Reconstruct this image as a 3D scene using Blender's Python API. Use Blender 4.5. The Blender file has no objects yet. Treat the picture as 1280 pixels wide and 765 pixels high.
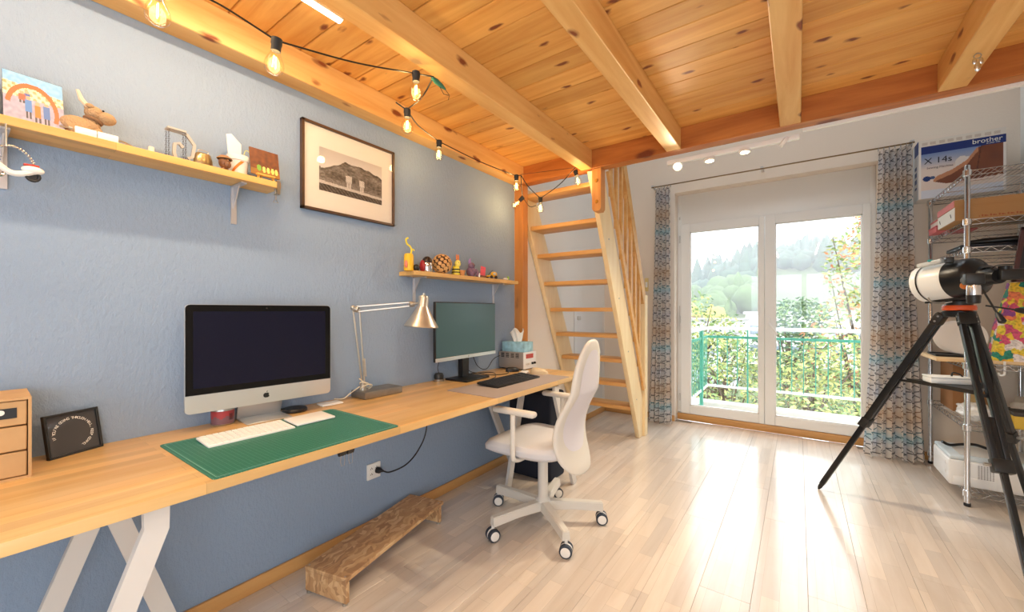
import bpy, bmesh, math, random
from mathutils import Vector, Matrix, noise as mnoise
random.seed(11)
PI = math.pi
sc = bpy.context.scene
C = sc.collection

# ------------------------------------------------------------------ camera, sky, exposure
F_PX, HOR, CAM_H = 503.5, 388.0, 1.2          # focal length in px (1280 wide), horizon row, eye height
YAW = math.atan((998 - 640) / F_PX)
FW = Vector((-math.sin(YAW), math.cos(YAW), 0)); RT = Vector((math.cos(YAW), math.sin(YAW), 0))
cam_d = bpy.data.cameras.new('camera'); cam = bpy.data.objects.new('camera', cam_d); C.objects.link(cam)
cam.location = (0, 0, CAM_H); cam.rotation_euler = (PI / 2, 0, YAW)
cam_d.sensor_width = 36; cam_d.lens = 36 * F_PX / 1280
cam_d.shift_y = (HOR - 382.5) / 1280; cam_d.clip_start = .02; cam_d.clip_end = 2000
sc.camera = cam
sc.view_settings.view_transform = 'Standard'; sc.view_settings.look = 'None'
sc.view_settings.gamma = 1; sc.view_settings.use_curve_mapping = False
sc.view_settings.exposure = 0.08
w = bpy.data.worlds.new('overcast_sky'); sc.world = w; w.use_nodes = True
SKY = w.node_tree.nodes['Background']
SKY.inputs[0].default_value = (.88, .93, 1, 1); SKY.inputs[1].default_value = 5.0

WX, RX, BY, FY = -1.896, 1.33, -1.75, 4.58     # left wall, right wall, back wall, window wall
ZB, ZC, ZTOP = 2.219, 2.352, 4.3               # beam underside, board underside, high ceiling
GY = 4.72                                      # balcony door plane
def portal(loc, rot, sx, sy):
    l = bpy.data.lights.new('portal', 'AREA'); l.shape = 'RECTANGLE'; l.size = sx; l.size_y = sy
    l.cycles.is_portal = True
    o = bpy.data.objects.new('daylight_portal', l); C.objects.link(o); o.location = loc; o.rotation_euler = rot
portal((-.28, GY + .06, 1.12), (-PI / 2, 0, 0), 1.6, 2.1)
portal((-.25, 3.7, 4.44), (0, 0, 0), 1.9, 1.2)
portal((RX + .13, -.85, 1.06), (0, PI / 2, 0), 2.1, 1.4)
portal((.1, BY - .12, 1.35), (PI / 2, 0, 0), 2.2, 1.5)

def ray(u, v): return FW + RT * ((u - 640) / F_PX) + Vector((0, 0, (HOR - v) / F_PX))
CP = Vector((0, 0, CAM_H))
def at_z(u, v, z): d = ray(u, v); return CP + d * ((z - CAM_H) / d.z)
def at_x(u, v, x): d = ray(u, v); return CP + d * (x / d.x)
def at_y(u, v, y): d = ray(u, v); return CP + d * (y / d.y)

# ------------------------------------------------------------------ materials
def lin(c): return tuple((x / 255 / 12.92 if x / 255 <= .04045 else ((x / 255 + .055) / 1.055) ** 2.4) for x in c[:3]) + (1,)
MC = {}
def mat(name, col=(200, 200, 200), rough=.5, metal=0, var=0, vscale=8, bump=0, bscale=60, coat=0, trans=0, emit=None, estr=0, spec=.5):
    if name in MC: return MC[name]
    m = bpy.data.materials.new(name); m.use_nodes = True; MC[name] = m
    nt = m.node_tree; b = nt.nodes['Principled BSDF']
    b.inputs['Base Color'].default_value = lin(col); b.inputs['Roughness'].default_value = rough
    b.inputs['Metallic'].default_value = metal; b.inputs['Coat Weight'].default_value = coat
    b.inputs['Specular IOR Level'].default_value = spec
    b.inputs['Transmission Weight'].default_value = trans
    if emit: b.inputs['Emission Color'].default_value = lin(emit); b.inputs['Emission Strength'].default_value = estr
    N = nt.nodes.new; L = nt.links.new
    tc = N('ShaderNodeTexCoord')
    if var:
        n = N('ShaderNodeTexNoise'); n.inputs['Scale'].default_value = vscale; n.inputs['Detail'].default_value = 4
        L(tc.outputs['Object'], n.inputs['Vector'])
        hsv = N('ShaderNodeHueSaturation'); hsv.inputs['Color'].default_value = lin(col)
        mr = N('ShaderNodeMapRange'); mr.inputs[1].default_value = .25; mr.inputs[2].default_value = .75
        mr.inputs[3].default_value = 1 - var; mr.inputs[4].default_value = 1 + var
        L(n.outputs[0], mr.inputs[0]); L(mr.outputs[0], hsv.inputs['Value']); L(hsv.outputs[0], b.inputs['Base Color'])
    if bump:
        n = N('ShaderNodeTexNoise'); n.inputs['Scale'].default_value = bscale; n.inputs['Detail'].default_value = 3
        L(tc.outputs['Object'], n.inputs['Vector'])
        bp = N('ShaderNodeBump'); bp.inputs['Strength'].default_value = bump; bp.inputs['Distance'].default_value = .01
        L(n.outputs[0], bp.inputs['Height']); L(bp.outputs[0], b.inputs['Normal'])
    return m

def wood(name, c1, c2, axis='Y', rough=.45, knots=0, kcol=(90, 45, 20), scale=1, varobj=.12, strips=None, coat=0, fig=1, stripvar=.3):
    """grain along an axis; optional knots; optional glued strips (width, length)"""
    if name in MC: return MC[name]
    m = bpy.data.materials.new(name); m.use_nodes = True; MC[name] = m
    nt = m.node_tree; b = nt.nodes['Principled BSDF']; N = nt.nodes.new; L = nt.links.new
    b.inputs['Roughness'].default_value = rough; b.inputs['Coat Weight'].default_value = coat; b.inputs['Coat Roughness'].default_value = .14
    geo = N('ShaderNodeNewGeometry'); oi = N('ShaderNodeObjectInfo')
    add = N('ShaderNodeVectorMath'); add.operation = 'MULTIPLY_ADD'
    cmb = N('ShaderNodeCombineXYZ'); L(oi.outputs['Random'], cmb.inputs[0]); L(oi.outputs['Random'], cmb.inputs[1]); L(oi.outputs['Random'], cmb.inputs[2])
    L(cmb.outputs[0], add.inputs[0]); add.inputs[1].default_value = (37, 53, 41); L(geo.outputs['Position'], add.inputs[2])
    mp = N('ShaderNodeMapping'); L(add.outputs[0], mp.inputs[0])
    s = {'X': (1.2, 14, 14), 'Y': (14, 1.2, 14), 'Z': (14, 14, 1.2)}[axis]
    mp.inputs['Scale'].default_value = [q * scale for q in s]
    n1 = N('ShaderNodeTexNoise'); n1.inputs['Scale'].default_value = 1.2; n1.inputs['Detail'].default_value = 6; n1.inputs['Roughness'].default_value = .6; n1.inputs['Distortion'].default_value = .6 * fig
    L(mp.outputs[0], n1.inputs['Vector'])
    cr = N('ShaderNodeValToRGB'); cr.color_ramp.elements[0].position = .3; cr.color_ramp.elements[1].position = .72
    cr.color_ramp.elements[0].color = lin(c2); cr.color_ramp.elements[1].color = lin(c1)
    L(n1.outputs[0], cr.inputs[0]); col = cr.outputs[0]
    val = N('ShaderNodeMapRange'); val.inputs[3].default_value = 1 - varobj; val.inputs[4].default_value = 1 + varobj
    L(oi.outputs['Random'], val.inputs[0])
    hs = N('ShaderNodeHueSaturation'); L(col, hs.inputs['Color']); L(val.outputs[0], hs.inputs['Value']); col = hs.outputs[0]
    if strips:
        sw, sl = strips
        sp = N('ShaderNodeSeparateXYZ'); L(geo.outputs['Position'], sp.inputs[0])
        cb = N('ShaderNodeCombineXYZ')
        a, o = ('Y', 'X') if axis == 'Y' else ('X', 'Y')
        L(sp.outputs[a], cb.inputs[0]); L(sp.outputs[o], cb.inputs[1])
        br = N('ShaderNodeTexBrick'); br.inputs['Scale'].default_value = 1; br.inputs['Brick Width'].default_value = sl; br.inputs['Row Height'].default_value = sw
        br.inputs['Mortar Size'].default_value = .0006; br.inputs['Mortar Smooth'].default_value = 0; br.offset = .37; br.offset_frequency = 2
        br.inputs['Color1'].default_value = (1 - stripvar,) * 3 + (1,); br.inputs['Color2'].default_value = (1.08, 1.06, 1.02, 1); br.inputs['Mortar'].default_value = (.72, .68, .62, 1)
        L(cb.outputs[0], br.inputs['Vector'])
        mx = N('ShaderNodeMix'); mx.data_type = 'RGBA'; mx.blend_type = 'MULTIPLY'; mx.inputs[0].default_value = 1
        L(col, mx.inputs[6]); L(br.outputs['Color'], mx.inputs[7]); col = mx.outputs[2]
    if knots:
        mk = N('ShaderNodeMapping'); L(add.outputs[0], mk.inputs[0])
        ks = {'X': (4, 9, 9), 'Y': (9, 4, 9), 'Z': (9, 9, 4)}[axis]
        mk.inputs['Scale'].default_value = ks
        vo = N('ShaderNodeTexVoronoi'); vo.inputs['Scale'].default_value = .8 * knots; vo.inputs['Randomness'].default_value = 1
        nz = N('ShaderNodeTexNoise'); nz.inputs['Scale'].default_value = 3; L(mk.outputs[0], nz.inputs['Vector'])
        ad = N('ShaderNodeVectorMath'); ad.operation = 'MULTIPLY_ADD'; L(nz.outputs['Color'], ad.inputs[0]); ad.inputs[1].default_value = (.25, .25, .25); L(mk.outputs[0], ad.inputs[2])
        L(ad.outputs[0], vo.inputs['Vector'])
        kr = N('ShaderNodeValToRGB'); kr.color_ramp.elements[0].position = .09; kr.color_ramp.elements[0].color = (1, 1, 1, 1); kr.color_ramp.elements[1].position = .17; kr.color_ramp.elements[1].color = (0, 0, 0, 1)
        L(vo.outputs['Distance'], kr.inputs[0])
        mx = N('ShaderNodeMix'); mx.data_type = 'RGBA'; L(kr.outputs[0], mx.inputs[0]); L(col, mx.inputs[6]); mx.inputs[7].default_value = lin(kcol); col = mx.outputs[2]
    L(col, b.inputs['Base Color'])
    return m

def glassy(name, tint=(1, 1, 1), ior=1.45, rough=.0, mul=1.0):
    """thin clear glass: see-through plus Fresnel reflection"""
    if name in MC: return MC[name]
    m = bpy.data.materials.new(name); m.use_nodes = True; MC[name] = m
    nt = m.node_tree; nt.nodes.clear(); N = nt.nodes.new; L = nt.links.new
    t = N('ShaderNodeBsdfTransparent'); t.inputs[0].default_value = (*tint, 1)
    g = N('ShaderNodeBsdfGlossy'); g.inputs['Roughness'].default_value = rough
    lw = N('ShaderNodeLayerWeight'); pw = N('ShaderNodeMath'); pw.operation = 'POWER'; L(lw.outputs['Facing'], pw.inputs[0]); pw.inputs[1].default_value = 5
    f = N('ShaderNodeMath'); f.operation = 'MULTIPLY_ADD'; L(pw.outputs[0], f.inputs[0]); f0 = ((ior - 1) / (ior + 1)) ** 2; f.inputs[1].default_value = 1 - f0; f.inputs[2].default_value = f0
    mx = N('ShaderNodeMixShader'); o = N('ShaderNodeOutputMaterial')
    if mul != 1:
        mm = N('ShaderNodeMath'); mm.operation = 'MULTIPLY'; mm.inputs[1].default_value = mul; L(f.outputs[0], mm.inputs[0]); L(mm.outputs[0], mx.inputs[0])
    else: L(f.outputs[0], mx.inputs[0])
    L(t.outputs[0], mx.inputs[1]); L(g.outputs[0], mx.inputs[2]); L(mx.outputs[0], o.inputs[0])
    return m

def emis(name, col, s):
    if name in MC: return MC[name]
    m = bpy.data.materials.new(name); m.use_nodes = True; MC[name] = m
    nt = m.node_tree; nt.nodes.clear(); e = nt.nodes.new('ShaderNodeEmission'); o = nt.nodes.new('ShaderNodeOutputMaterial')
    e.inputs[0].default_value = lin(col); e.inputs[1].default_value = s; nt.links.new(e.outputs[0], o.inputs[0]); return m

def print_mat(rough=.5, name='printed_paper', coat=0):
    if name in MC: return MC[name]
    m = bpy.data.materials.new(name); m.use_nodes = True; MC[name] = m
    nt = m.node_tree; a = nt.nodes.new('ShaderNodeAttribute'); a.attribute_name = 'ink'
    b = nt.nodes['Principled BSDF']; b.inputs['Roughness'].default_value = rough; b.inputs['Coat Weight'].default_value = coat
    nt.links.new(a.outputs['Color'], b.inputs['Base Color']); return m

# ------------------------------------------------------------------ mesh helpers
def nb(): return bmesh.new()
def X4(loc=(0, 0, 0), rot=(0, 0, 0), s=(1, 1, 1)):
    from mathutils import Euler
    return Matrix.LocRotScale(Vector(loc), Euler(rot), Vector(s))
def box(bm, lo, hi, bev=0, seg=2, M=None):
    lo = Vector(lo); hi = Vector(hi); c = (lo + hi) / 2; d = hi - lo
    r = bmesh.ops.create_cube(bm, size=1, matrix=Matrix.LocRotScale(c, None, d)); vs = r['verts']
    if bev:
        es = list({e for v in vs for e in v.link_edges})
        r = bmesh.ops.bevel(bm, geom=es, offset=min(bev, min(abs(q) for q in d) * .49), segments=seg, affect='EDGES', profile=.5)
        vs = list({v for f in r['faces'] for v in f.verts} | {v for v in vs if v.is_valid})
    if M is not None: bmesh.ops.transform(bm, matrix=M, verts=vs)
    return vs
def cbox(bm, c, d, bev=0, seg=2, M=None):
    c = Vector(c); d = Vector(d) / 2; return box(bm, c - d, c + d, bev, seg, M)
def tube(bm, pts, r, n=8, closed=False, M=None, flat=None):
    pts = [Vector(p) for p in pts]; k = len(pts); rs = r if isinstance(r, (list, tuple)) else [r] * k
    rings = []; prev = None
    for i, p in enumerate(pts):
        if closed: t = pts[(i + 1) % k] - pts[i - 1]
        else: t = pts[min(i + 1, k - 1)] - pts[max(i - 1, 0)]
        t.normalize()
        if prev is None:
            a = Vector((0, 0, 1)) if abs(t.z) < .9 else Vector((1, 0, 0)); nrm = t.cross(a).normalized()
        else: nrm = (prev - t * prev.dot(t)).normalized()
        prev = nrm; bn = t.cross(nrm); q = flat or (1, 1)
        rings.append([bm.verts.new(p + (nrm * math.cos(2 * PI * j / n + PI / n) * q[0] + bn * math.sin(2 * PI * j / n + PI / n) * q[1]) * rs[i]) for j in range(n)])
    for i in range(k if closed else k - 1):
        a = rings[i]; b = rings[(i + 1) % k]
        for j in range(n): bm.faces.new((a[j], a[(j + 1) % n], b[(j + 1) % n], b[j]))
    if not closed: bm.faces.new(rings[0][::-1]); bm.faces.new(rings[-1])
    vs = [v for q in rings for v in q]
    if M is not None: bmesh.ops.transform(bm, matrix=M, verts=vs)
    return vs
def lathe(bm, prof, n=24, M=None, cap=True):
    rings = [[bm.verts.new((r * math.cos(2 * PI * j / n), r * math.sin(2 * PI * j / n), z)) for j in range(n)] for r, z in prof]
    for a, b in zip(rings, rings[1:]):
        for j in range(n): bm.faces.new((a[j], a[(j + 1) % n], b[(j + 1) % n], b[j]))
    if cap: bm.faces.new(rings[0][::-1]); bm.faces.new(rings[-1])
    vs = [v for q in rings for v in q]
    if M is not None: bmesh.ops.transform(bm, matrix=M, verts=vs)
    return vs
def prism(bm, poly, d0, d1, M=None):
    a = [bm.verts.new((x, y, d0)) for x, y in poly]; b = [bm.verts.new((x, y, d1)) for x, y in poly]; n = len(poly)
    bm.faces.new(a[::-1]); bm.faces.new(b)
    for j in range(n): bm.faces.new((a[j], a[(j + 1) % n], b[(j + 1) % n], b[j]))
    if M is not None: bmesh.ops.transform(bm, matrix=M, verts=a + b)
    return a + b
def ball(bm, c, r, u=14, v=9, M=None):
    r = r if isinstance(r, (tuple, list)) else (r, r, r)
    m = Matrix.LocRotScale(Vector(c), None, Vector(r)); m = M @ m if M is not None else m
    return bmesh.ops.create_uvsphere(bm, u_segments=u, v_segments=v, radius=1, matrix=m)['verts']
def axis_m(p, d):
    """matrix taking +Z to direction d at p"""
    return Matrix.Translation(Vector(p)) @ Vector(d).normalized().to_track_quat('Z', 'Y').to_matrix().to_4x4()
def bar(bm, a, b, wd, th, up=(0, 0, 1), bev=0):
    """rectangular bar from a to b, th measured along up"""
    a = Vector(a); b = Vector(b); t = (b - a); l = t.length; t.normalize(); up = Vector(up)
    s = t.cross(up).normalized(); u2 = s.cross(t)
    M = Matrix((( s.x, t.x, u2.x, (a.x + b.x) / 2), (s.y, t.y, u2.y, (a.y + b.y) / 2), (s.z, t.z, u2.z, (a.z + b.z) / 2), (0, 0, 0, 1)))
    return cbox(bm, (0, 0, 0), (wd, l, th), bev, 2, M)
def sheet(bm, fn, nu, nv, uv=None):
    g = [[bm.verts.new(fn(i / nu, j / nv)) for j in range(nv + 1)] for i in range(nu + 1)]
    lay = bm.loops.layers.uv.verify() if uv else None
    for i in range(nu):
        for j in range(nv):
            f = bm.faces.new((g[i][j], g[i + 1][j], g[i + 1][j + 1], g[i][j + 1]))
            if uv:
                for l, (a, b) in zip(f.loops, ((i, j), (i + 1, j), (i + 1, j + 1), (i, j + 1))): l[lay].uv = uv(a / nu, b / nv)
    return g
def mk(name, bm, m, smooth=38):
    me = bpy.data.meshes.new(name); bmesh.ops.recalc_face_normals(bm, faces=bm.faces[:]); bm.to_mesh(me); bm.free()
    me.materials.append(m)
    if smooth:
        me.polygons.foreach_set('use_smooth', [True] * len(me.polygons)); me.set_sharp_from_angle(angle=math.radians(smooth))
    return me
def obj(name, bm, m, parent=None, smooth=38, label=None):
    o = bpy.data.objects.new(name, mk(name, bm, m, smooth)); C.objects.link(o)
    if parent: o.parent = parent
    if label: o['label'] = label
    return o
def inst(name, me, parent=None, loc=(0, 0, 0), rot=(0, 0, 0)):
    o = bpy.data.objects.new(name, me); C.objects.link(o); o.location = loc; o.rotation_euler = rot
    if parent: o.parent = parent
    return o
def tag(o, label=None, cat=None, group=None, kind=None):
    if label: o['label'] = label
    if cat: o['category'] = cat
    if group: o['group'] = group
    if kind: o['kind'] = kind
    return o
def thing(name, label, cat, loc=(0, 0, 0), rz=0, group=None):
    o = bpy.data.objects.new(name, None); C.objects.link(o); o.empty_display_size = .05
    o.location = loc; o.rotation_euler = (0, 0, rz); return tag(o, label, cat, group)
def struct(name, bm, m, smooth=38): return tag(obj(name, bm, m, None, smooth), kind='structure')
def subsurf(o, l=2):
    s = o.modifiers.new('sub', 'SUBSURF'); s.levels = l; s.render_levels = l
def bx(name, lo, hi, m, parent=None, bev=0, seg=2):
    bm = nb(); box(bm, lo, hi, bev, seg); return obj(name, bm, m, parent)
def inked(name, nx, ny, fn, place, parent, m=None):
    """flat print: a fine grid whose cells carry ink colours; place(u,v)->local point, u right, v up"""
    vs = [place(i / nx, j / ny) for j in range(ny + 1) for i in range(nx + 1)]
    fs = [(j * (nx + 1) + i, j * (nx + 1) + i + 1, (j + 1) * (nx + 1) + i + 1, (j + 1) * (nx + 1) + i) for j in range(ny) for i in range(nx)]
    me = bpy.data.meshes.new(name); me.from_pydata([tuple(v) for v in vs], [], fs)
    at = me.color_attributes.new('ink', 'FLOAT_COLOR', 'CORNER'); buf = []
    for j in range(ny):
        for i in range(nx): buf += list(lin(fn((i + .5) / nx, (j + .5) / ny))) * 4
    at.data.foreach_set('color', buf); me.materials.append(m or print_mat())
    o = bpy.data.objects.new(name, me); C.objects.link(o)
    if parent: o.parent = parent
    return o
def text(s, size, m, parent, M, name='lettering', ext=.0004, align='CENTER'):
    cu = bpy.data.curves.new('t', 'FONT'); cu.body = s; cu.size = size; cu.extrude = ext; cu.align_x = align; cu.align_y = 'CENTER'; cu.resolution_u = 3
    t = bpy.data.objects.new('t', cu); C.objects.link(t); bpy.context.view_layer.update()
    me = bpy.data.meshes.new_from_object(t.evaluated_get(bpy.context.evaluated_depsgraph_get())); bpy.data.objects.remove(t)
    me.materials.clear(); me.materials.append(m); me.transform(M)
    o = bpy.data.objects.new(name, me); C.objects.link(o)
    if parent: o.parent = parent
    return o
def frame_m(o, xa, ya):
    """matrix with local x -> xa, local y -> ya, z -> xa x ya, origin o"""
    xa = Vector(xa).normalized(); ya = Vector(ya).normalized(); za = xa.cross(ya)
    return Matrix(((xa.x, ya.x, za.x, o[0]), (xa.y, ya.y, za.y, o[1]), (xa.z, ya.z, za.z, o[2]), (0, 0, 0, 1)))
def arc(c, r, a0, a1, n, plane='XZ'):
    out = []
    for i in range(n + 1):
        a = a0 + (a1 - a0) * i / n; x, y = r * math.cos(a), r * math.sin(a)
        out.append(Vector(c) + {'XZ': Vector((x, 0, y)), 'YZ': Vector((0, x, y)), 'XY': Vector((x, y, 0))}[plane])
    return out
def smooth_path(pts, n=6):
    """Catmull-Rom through the points"""
    p = [Vector(q) for q in pts]; p = [p[0] * 2 - p[1]] + p + [p[-1] * 2 - p[-2]]; out = []
    for i in range(1, len(p) - 2):
        for k in range(n):
            t = k / n; a, b, c, d = p[i - 1:i + 3]
            out.append(.5 * ((2 * b) + (c - a) * t + (2 * a - 5 * b + 4 * c - d) * t * t + (3 * b - a - 3 * c + d) * t ** 3))
    return out + [p[-2]]

# ------------------------------------------------------------------ shared materials
PINE = wood('pine_boards', (231, 180, 102), (204, 140, 64), 'X', .55, knots=1.45, kcol=(120, 58, 28), varobj=.12)
PINEY = wood('pine_beams', (235, 192, 124), (214, 157, 86), 'Y', .55, knots=1.2, kcol=(130, 66, 32), varobj=.04)
PINEX = wood('pine_edge_beam', (205, 130, 62), (160, 88, 34), 'X', .42, knots=.7, kcol=(110, 50, 24), varobj=.04)
PINEZ = wood('pine_post', (214, 150, 82), (184, 116, 56), 'Z', .45, knots=.5, varobj=.05)
LADDER = wood('ladder_pine', (242, 220, 178), (232, 204, 154), 'Z', .45, varobj=.04)
LADDERX = wood('ladder_tread', (226, 178, 112), (205, 150, 84), 'X', .45, varobj=.05)
DESKW = wood('beech_worktop', (228, 192, 134), (212, 166, 102), 'Y', .38, strips=(.045, .62), varobj=0, stripvar=.2, coat=.15)
FLOORW = wood('beech_laminate', (226, 216, 207), (209, 196, 184), 'Y', .3, strips=(.0643, .43), varobj=.05, stripvar=.13, coat=1, fig=2, scale=.7)
SKIRT = wood('beech_skirting', (222, 174, 112), (204, 150, 88), 'Y', .42, varobj=.02)
SKIRTX = wood('beech_skirting_x', (216, 166, 104), (196, 142, 82), 'X', .42, varobj=.02)
SHELFW = wood('beech_shelf', (230, 190, 124), (212, 164, 94), 'Y', .45, varobj=.03, strips=(.05, .5), stripvar=.1)
WHITE = mat('white_plaster', (236, 234, 231), .85, bump=.15, bscale=90)
UPVC = mat('white_frame_lacquer', (240, 239, 236), .32)
WPLAST = mat('white_plastic', (238, 238, 236), .4)
BLACK = mat('black_plastic', (22, 23, 25), .4)
DARK = mat('dark_rubber', (34, 35, 38), .65)
CHROME = mat('chrome', (215, 217, 220), .18, 1)
STEEL = mat('brushed_steel', (178, 176, 172), .35, 1)
GREYP = mat('light_grey_lacquer', (205, 202, 198), .42)
PAPER = mat('white_paper', (240, 239, 234), .8)
def stucco():
    m = mat('blue_stucco', (144, 164, 190), .82); nt = m.node_tree; N = nt.nodes.new; L = nt.links.new
    b = nt.nodes['Principled BSDF']; g = N('ShaderNodeNewGeometry')
    n = N('ShaderNodeTexNoise'); n.inputs['Scale'].default_value = 50; n.inputs['Detail'].default_value = 5; n.inputs['Roughness'].default_value = .62
    v = N('ShaderNodeTexNoise'); v.inputs['Scale'].default_value = 95; v.inputs['Detail'].default_value = 2
    mp = N('ShaderNodeMapping'); mp.inputs['Scale'].default_value = (1, 1.5, .8); L(g.outputs['Position'], mp.inputs[0])
    L(mp.outputs[0], n.inputs['Vector']); L(mp.outputs[0], v.inputs['Vector'])
    r = N('ShaderNodeMapRange'); r.inputs[1].default_value = .3; r.inputs[2].default_value = .62; L(n.outputs[0], r.inputs[0])
    a = N('ShaderNodeMath'); a.operation = 'MULTIPLY_ADD'; L(v.outputs[0], a.inputs[0]); a.inputs[1].default_value = .35; L(r.outputs[0], a.inputs[2])
    bp = N('ShaderNodeBump'); bp.inputs['Strength'].default_value = .36; bp.inputs['Distance'].default_value = .006
    L(a.outputs[0], bp.inputs['Height']); L(bp.outputs[0], b.inputs['Normal']); return m
BLUE = stucco()

# ------------------------------------------------------------------ room shell
bm = nb(); box(bm, (WX - .1, BY, -.16), (RX + .1, GY, -.012)); floor = struct('floor', bm, mat('screed', (150, 140, 128), .9))
PW, PL = .1929, 1.285
bm = nb(); box(bm, (.0003, .0003, -.012), (PW - .0003, PL - .0003, 0), .0008, 1); plank_me = mk('plank', bm, FLOORW)
nx = 17
for i in range(nx):
    y = BY - [0, .43, .86, .2, .64][i % 5]; 
    x = WX + i * PW
    while y < GY - .02:
        y0, y1 = max(y, BY), min(y + PL, GY - .03 if -1.0 < x + PW / 2 < .45 else FY - .002)
        if y1 - y0 > .05 and x < RX - .02:
            if y1 - y0 > PL - .01 and x + PW < RX: inst('plank', plank_me, floor, (x, y, 0))
            else:
                bm = nb(); box(bm, (x + .0003, y0, -.012), (min(x + PW, RX) - .0003, y1 - .0003, 0), .0008, 1); obj('plank', bm, FLOORW, floor)
        y += PL
bm = nb(); box(bm, (WX - .15, BY, 0), (WX, 2.70, ZTOP)); struct('wall_left', bm, BLUE)
bm = nb(); box(bm, (WX - .15, 2.70, 0), (WX, FY + .25, ZTOP)); struct('wall_left_stair', bm, WHITE)
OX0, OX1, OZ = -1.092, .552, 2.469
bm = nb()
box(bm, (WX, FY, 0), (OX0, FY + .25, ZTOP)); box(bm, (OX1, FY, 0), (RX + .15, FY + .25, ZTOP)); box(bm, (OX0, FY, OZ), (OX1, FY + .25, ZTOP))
struct('wall_front', bm, mat('cream_plaster', (236, 223, 208), .85, bump=.15, bscale=90))  # same white plaster, with warm lamp light put into its base colour
bm = nb(); ry0, ry1, rz1 = -1.55, -.15, 2.1                     # unseen tall window added in the right wall to throw in fill daylight
box(bm, (RX, BY, 0), (RX + .15, ry0, ZTOP)); box(bm, (RX, ry1, 0), (RX + .15, FY, ZTOP)); box(bm, (RX, ry0, rz1), (RX + .15, ry1, ZTOP)); struct('wall_right', bm, WHITE)
bm = nb()
for lo, hi in (((ry0, 0), (ry1, .08)), ((ry0, rz1 - .07), (ry1, rz1)), ((ry0, 0), (ry0 + .07, rz1)), ((ry1 - .07, 0), (ry1, rz1)), ((-.89, 0), (-.81, rz1))): box(bm, (RX + .05, *lo), (RX + .11, *hi), .004)
fill_win4 = struct('window_4', bm, UPVC)
bm = nb(); bx0, bx1, bz0, bz1 = -1.0, 1.2, .6, 2.1
box(bm, (WX - .15, BY - .2, 0), (bx0, BY, ZTOP)); box(bm, (bx1, BY - .2, 0), (RX + .15, BY, ZTOP)); box(bm, (bx0, BY - .2, 0), (bx1, BY, bz0)); box(bm, (bx0, BY - .2, bz1), (bx1, BY, ZTOP))
struct('wall_back', bm, WHITE)
bm = nb(); sx0, sx1, sy0, sy1 = -1.2, .7, 3.1, 4.3          # roof; unseen skylight added to brighten the open bay by the balcony
box(bm, (WX - .15, BY - .2, ZTOP), (RX + .15, sy0, ZTOP + .15)); box(bm, (WX - .15, sy1, ZTOP), (RX + .15, FY + .25, ZTOP + .15)); box(bm, (WX - .15, sy0, ZTOP), (sx0, sy1, ZTOP + .15)); box(bm, (sx1, sy0, ZTOP), (RX + .15, sy1, ZTOP + .15)); struct('ceiling_upper', bm, WHITE)
bm = nb()
for lo, hi in (((sx0, sy0), (sx1, sy0 + .06)), ((sx0, sy1 - .06), (sx1, sy1)), ((sx0, sy0), (sx0 + .06, sy1)), ((sx1 - .06, sy0), (sx1, sy1)), ((-.28, sy0), (-.22, sy1))): box(bm, (*lo, ZTOP + .06), (*hi, ZTOP + .12), .004)
fill_win3 = struct('window_3', bm, UPVC)
# loft floor overhead: boards on beams
bm = nb(); box(bm, (WX, BY, ZC + .022), (RX, 2.69, ZC + .2)); ceil = struct('ceiling', bm, mat('loft_deck', (180, 130, 80), .7))
BW = .137; nbd = int((2.69 - BY) / BW)
bm = nb(); box(bm, (WX + .002, .0009, 0), (RX - .002, BW - .0009, .022), .0035, 1); board_me = mk('board', bm, PINE)
for k in range(nbd + 1): inst('board', board_me, ceil, (0, 2.69 - (k + 1) * BW, ZC)) if 2.69 - (k + 1) * BW > BY else None
for x0, x1 in ((WX, -1.797), (-1.294, -1.208), (-.692, -.604), (-.084, .012), (.53, .626), (1.14, 1.23)):
    bm = nb(); box(bm, (x0, BY, ZB), (x1, 2.69, ZC), .003, 1); obj('beam', bm, PINEY, ceil)
bm = nb(); box(bm, (WX, 2.69, ZB), (RX, 2.778, ZC + .2), .003, 1); obj('edge_beam', bm, PINEX, ceil)
bm = nb(); box(bm, (.02, 2.779, ZB - .016), (RX, 2.80, ZB + .022), .002, 1); t = struct('trim_1', bm, UPVC)
bm = nb(); box(bm, (WX, 2.70, 0), (-1.814, 2.778, ZB), .003, 1)
tag(obj('wooden_post', bm, PINEZ), 'square pine post holding up the loft at the end of the blue wall', 'post')
# skirting
bm = nb(); box(bm, (WX, BY, 0), (WX + .014, 2.70, .062), .004, 2); struct('baseboard_left', bm, SKIRT)
bm = nb(); box(bm, (WX, 2.778, 0), (WX + .014, FY, .062), .004, 2); struct('baseboard_left_stair', bm, SKIRT)
bm = nb(); box(bm, (WX + .014, FY - .014, 0), (OX0, FY, .062), .004, 2); box(bm, (OX1, FY - .014, 0), (RX, FY, .062), .004, 2); struct('baseboard_front', bm, SKIRTX)
bm = nb(); box(bm, (OX0, GY - .03, 0), (OX1, GY + .02, .07), .004, 2); struct('trim_2', bm, SKIRTX)
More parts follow.
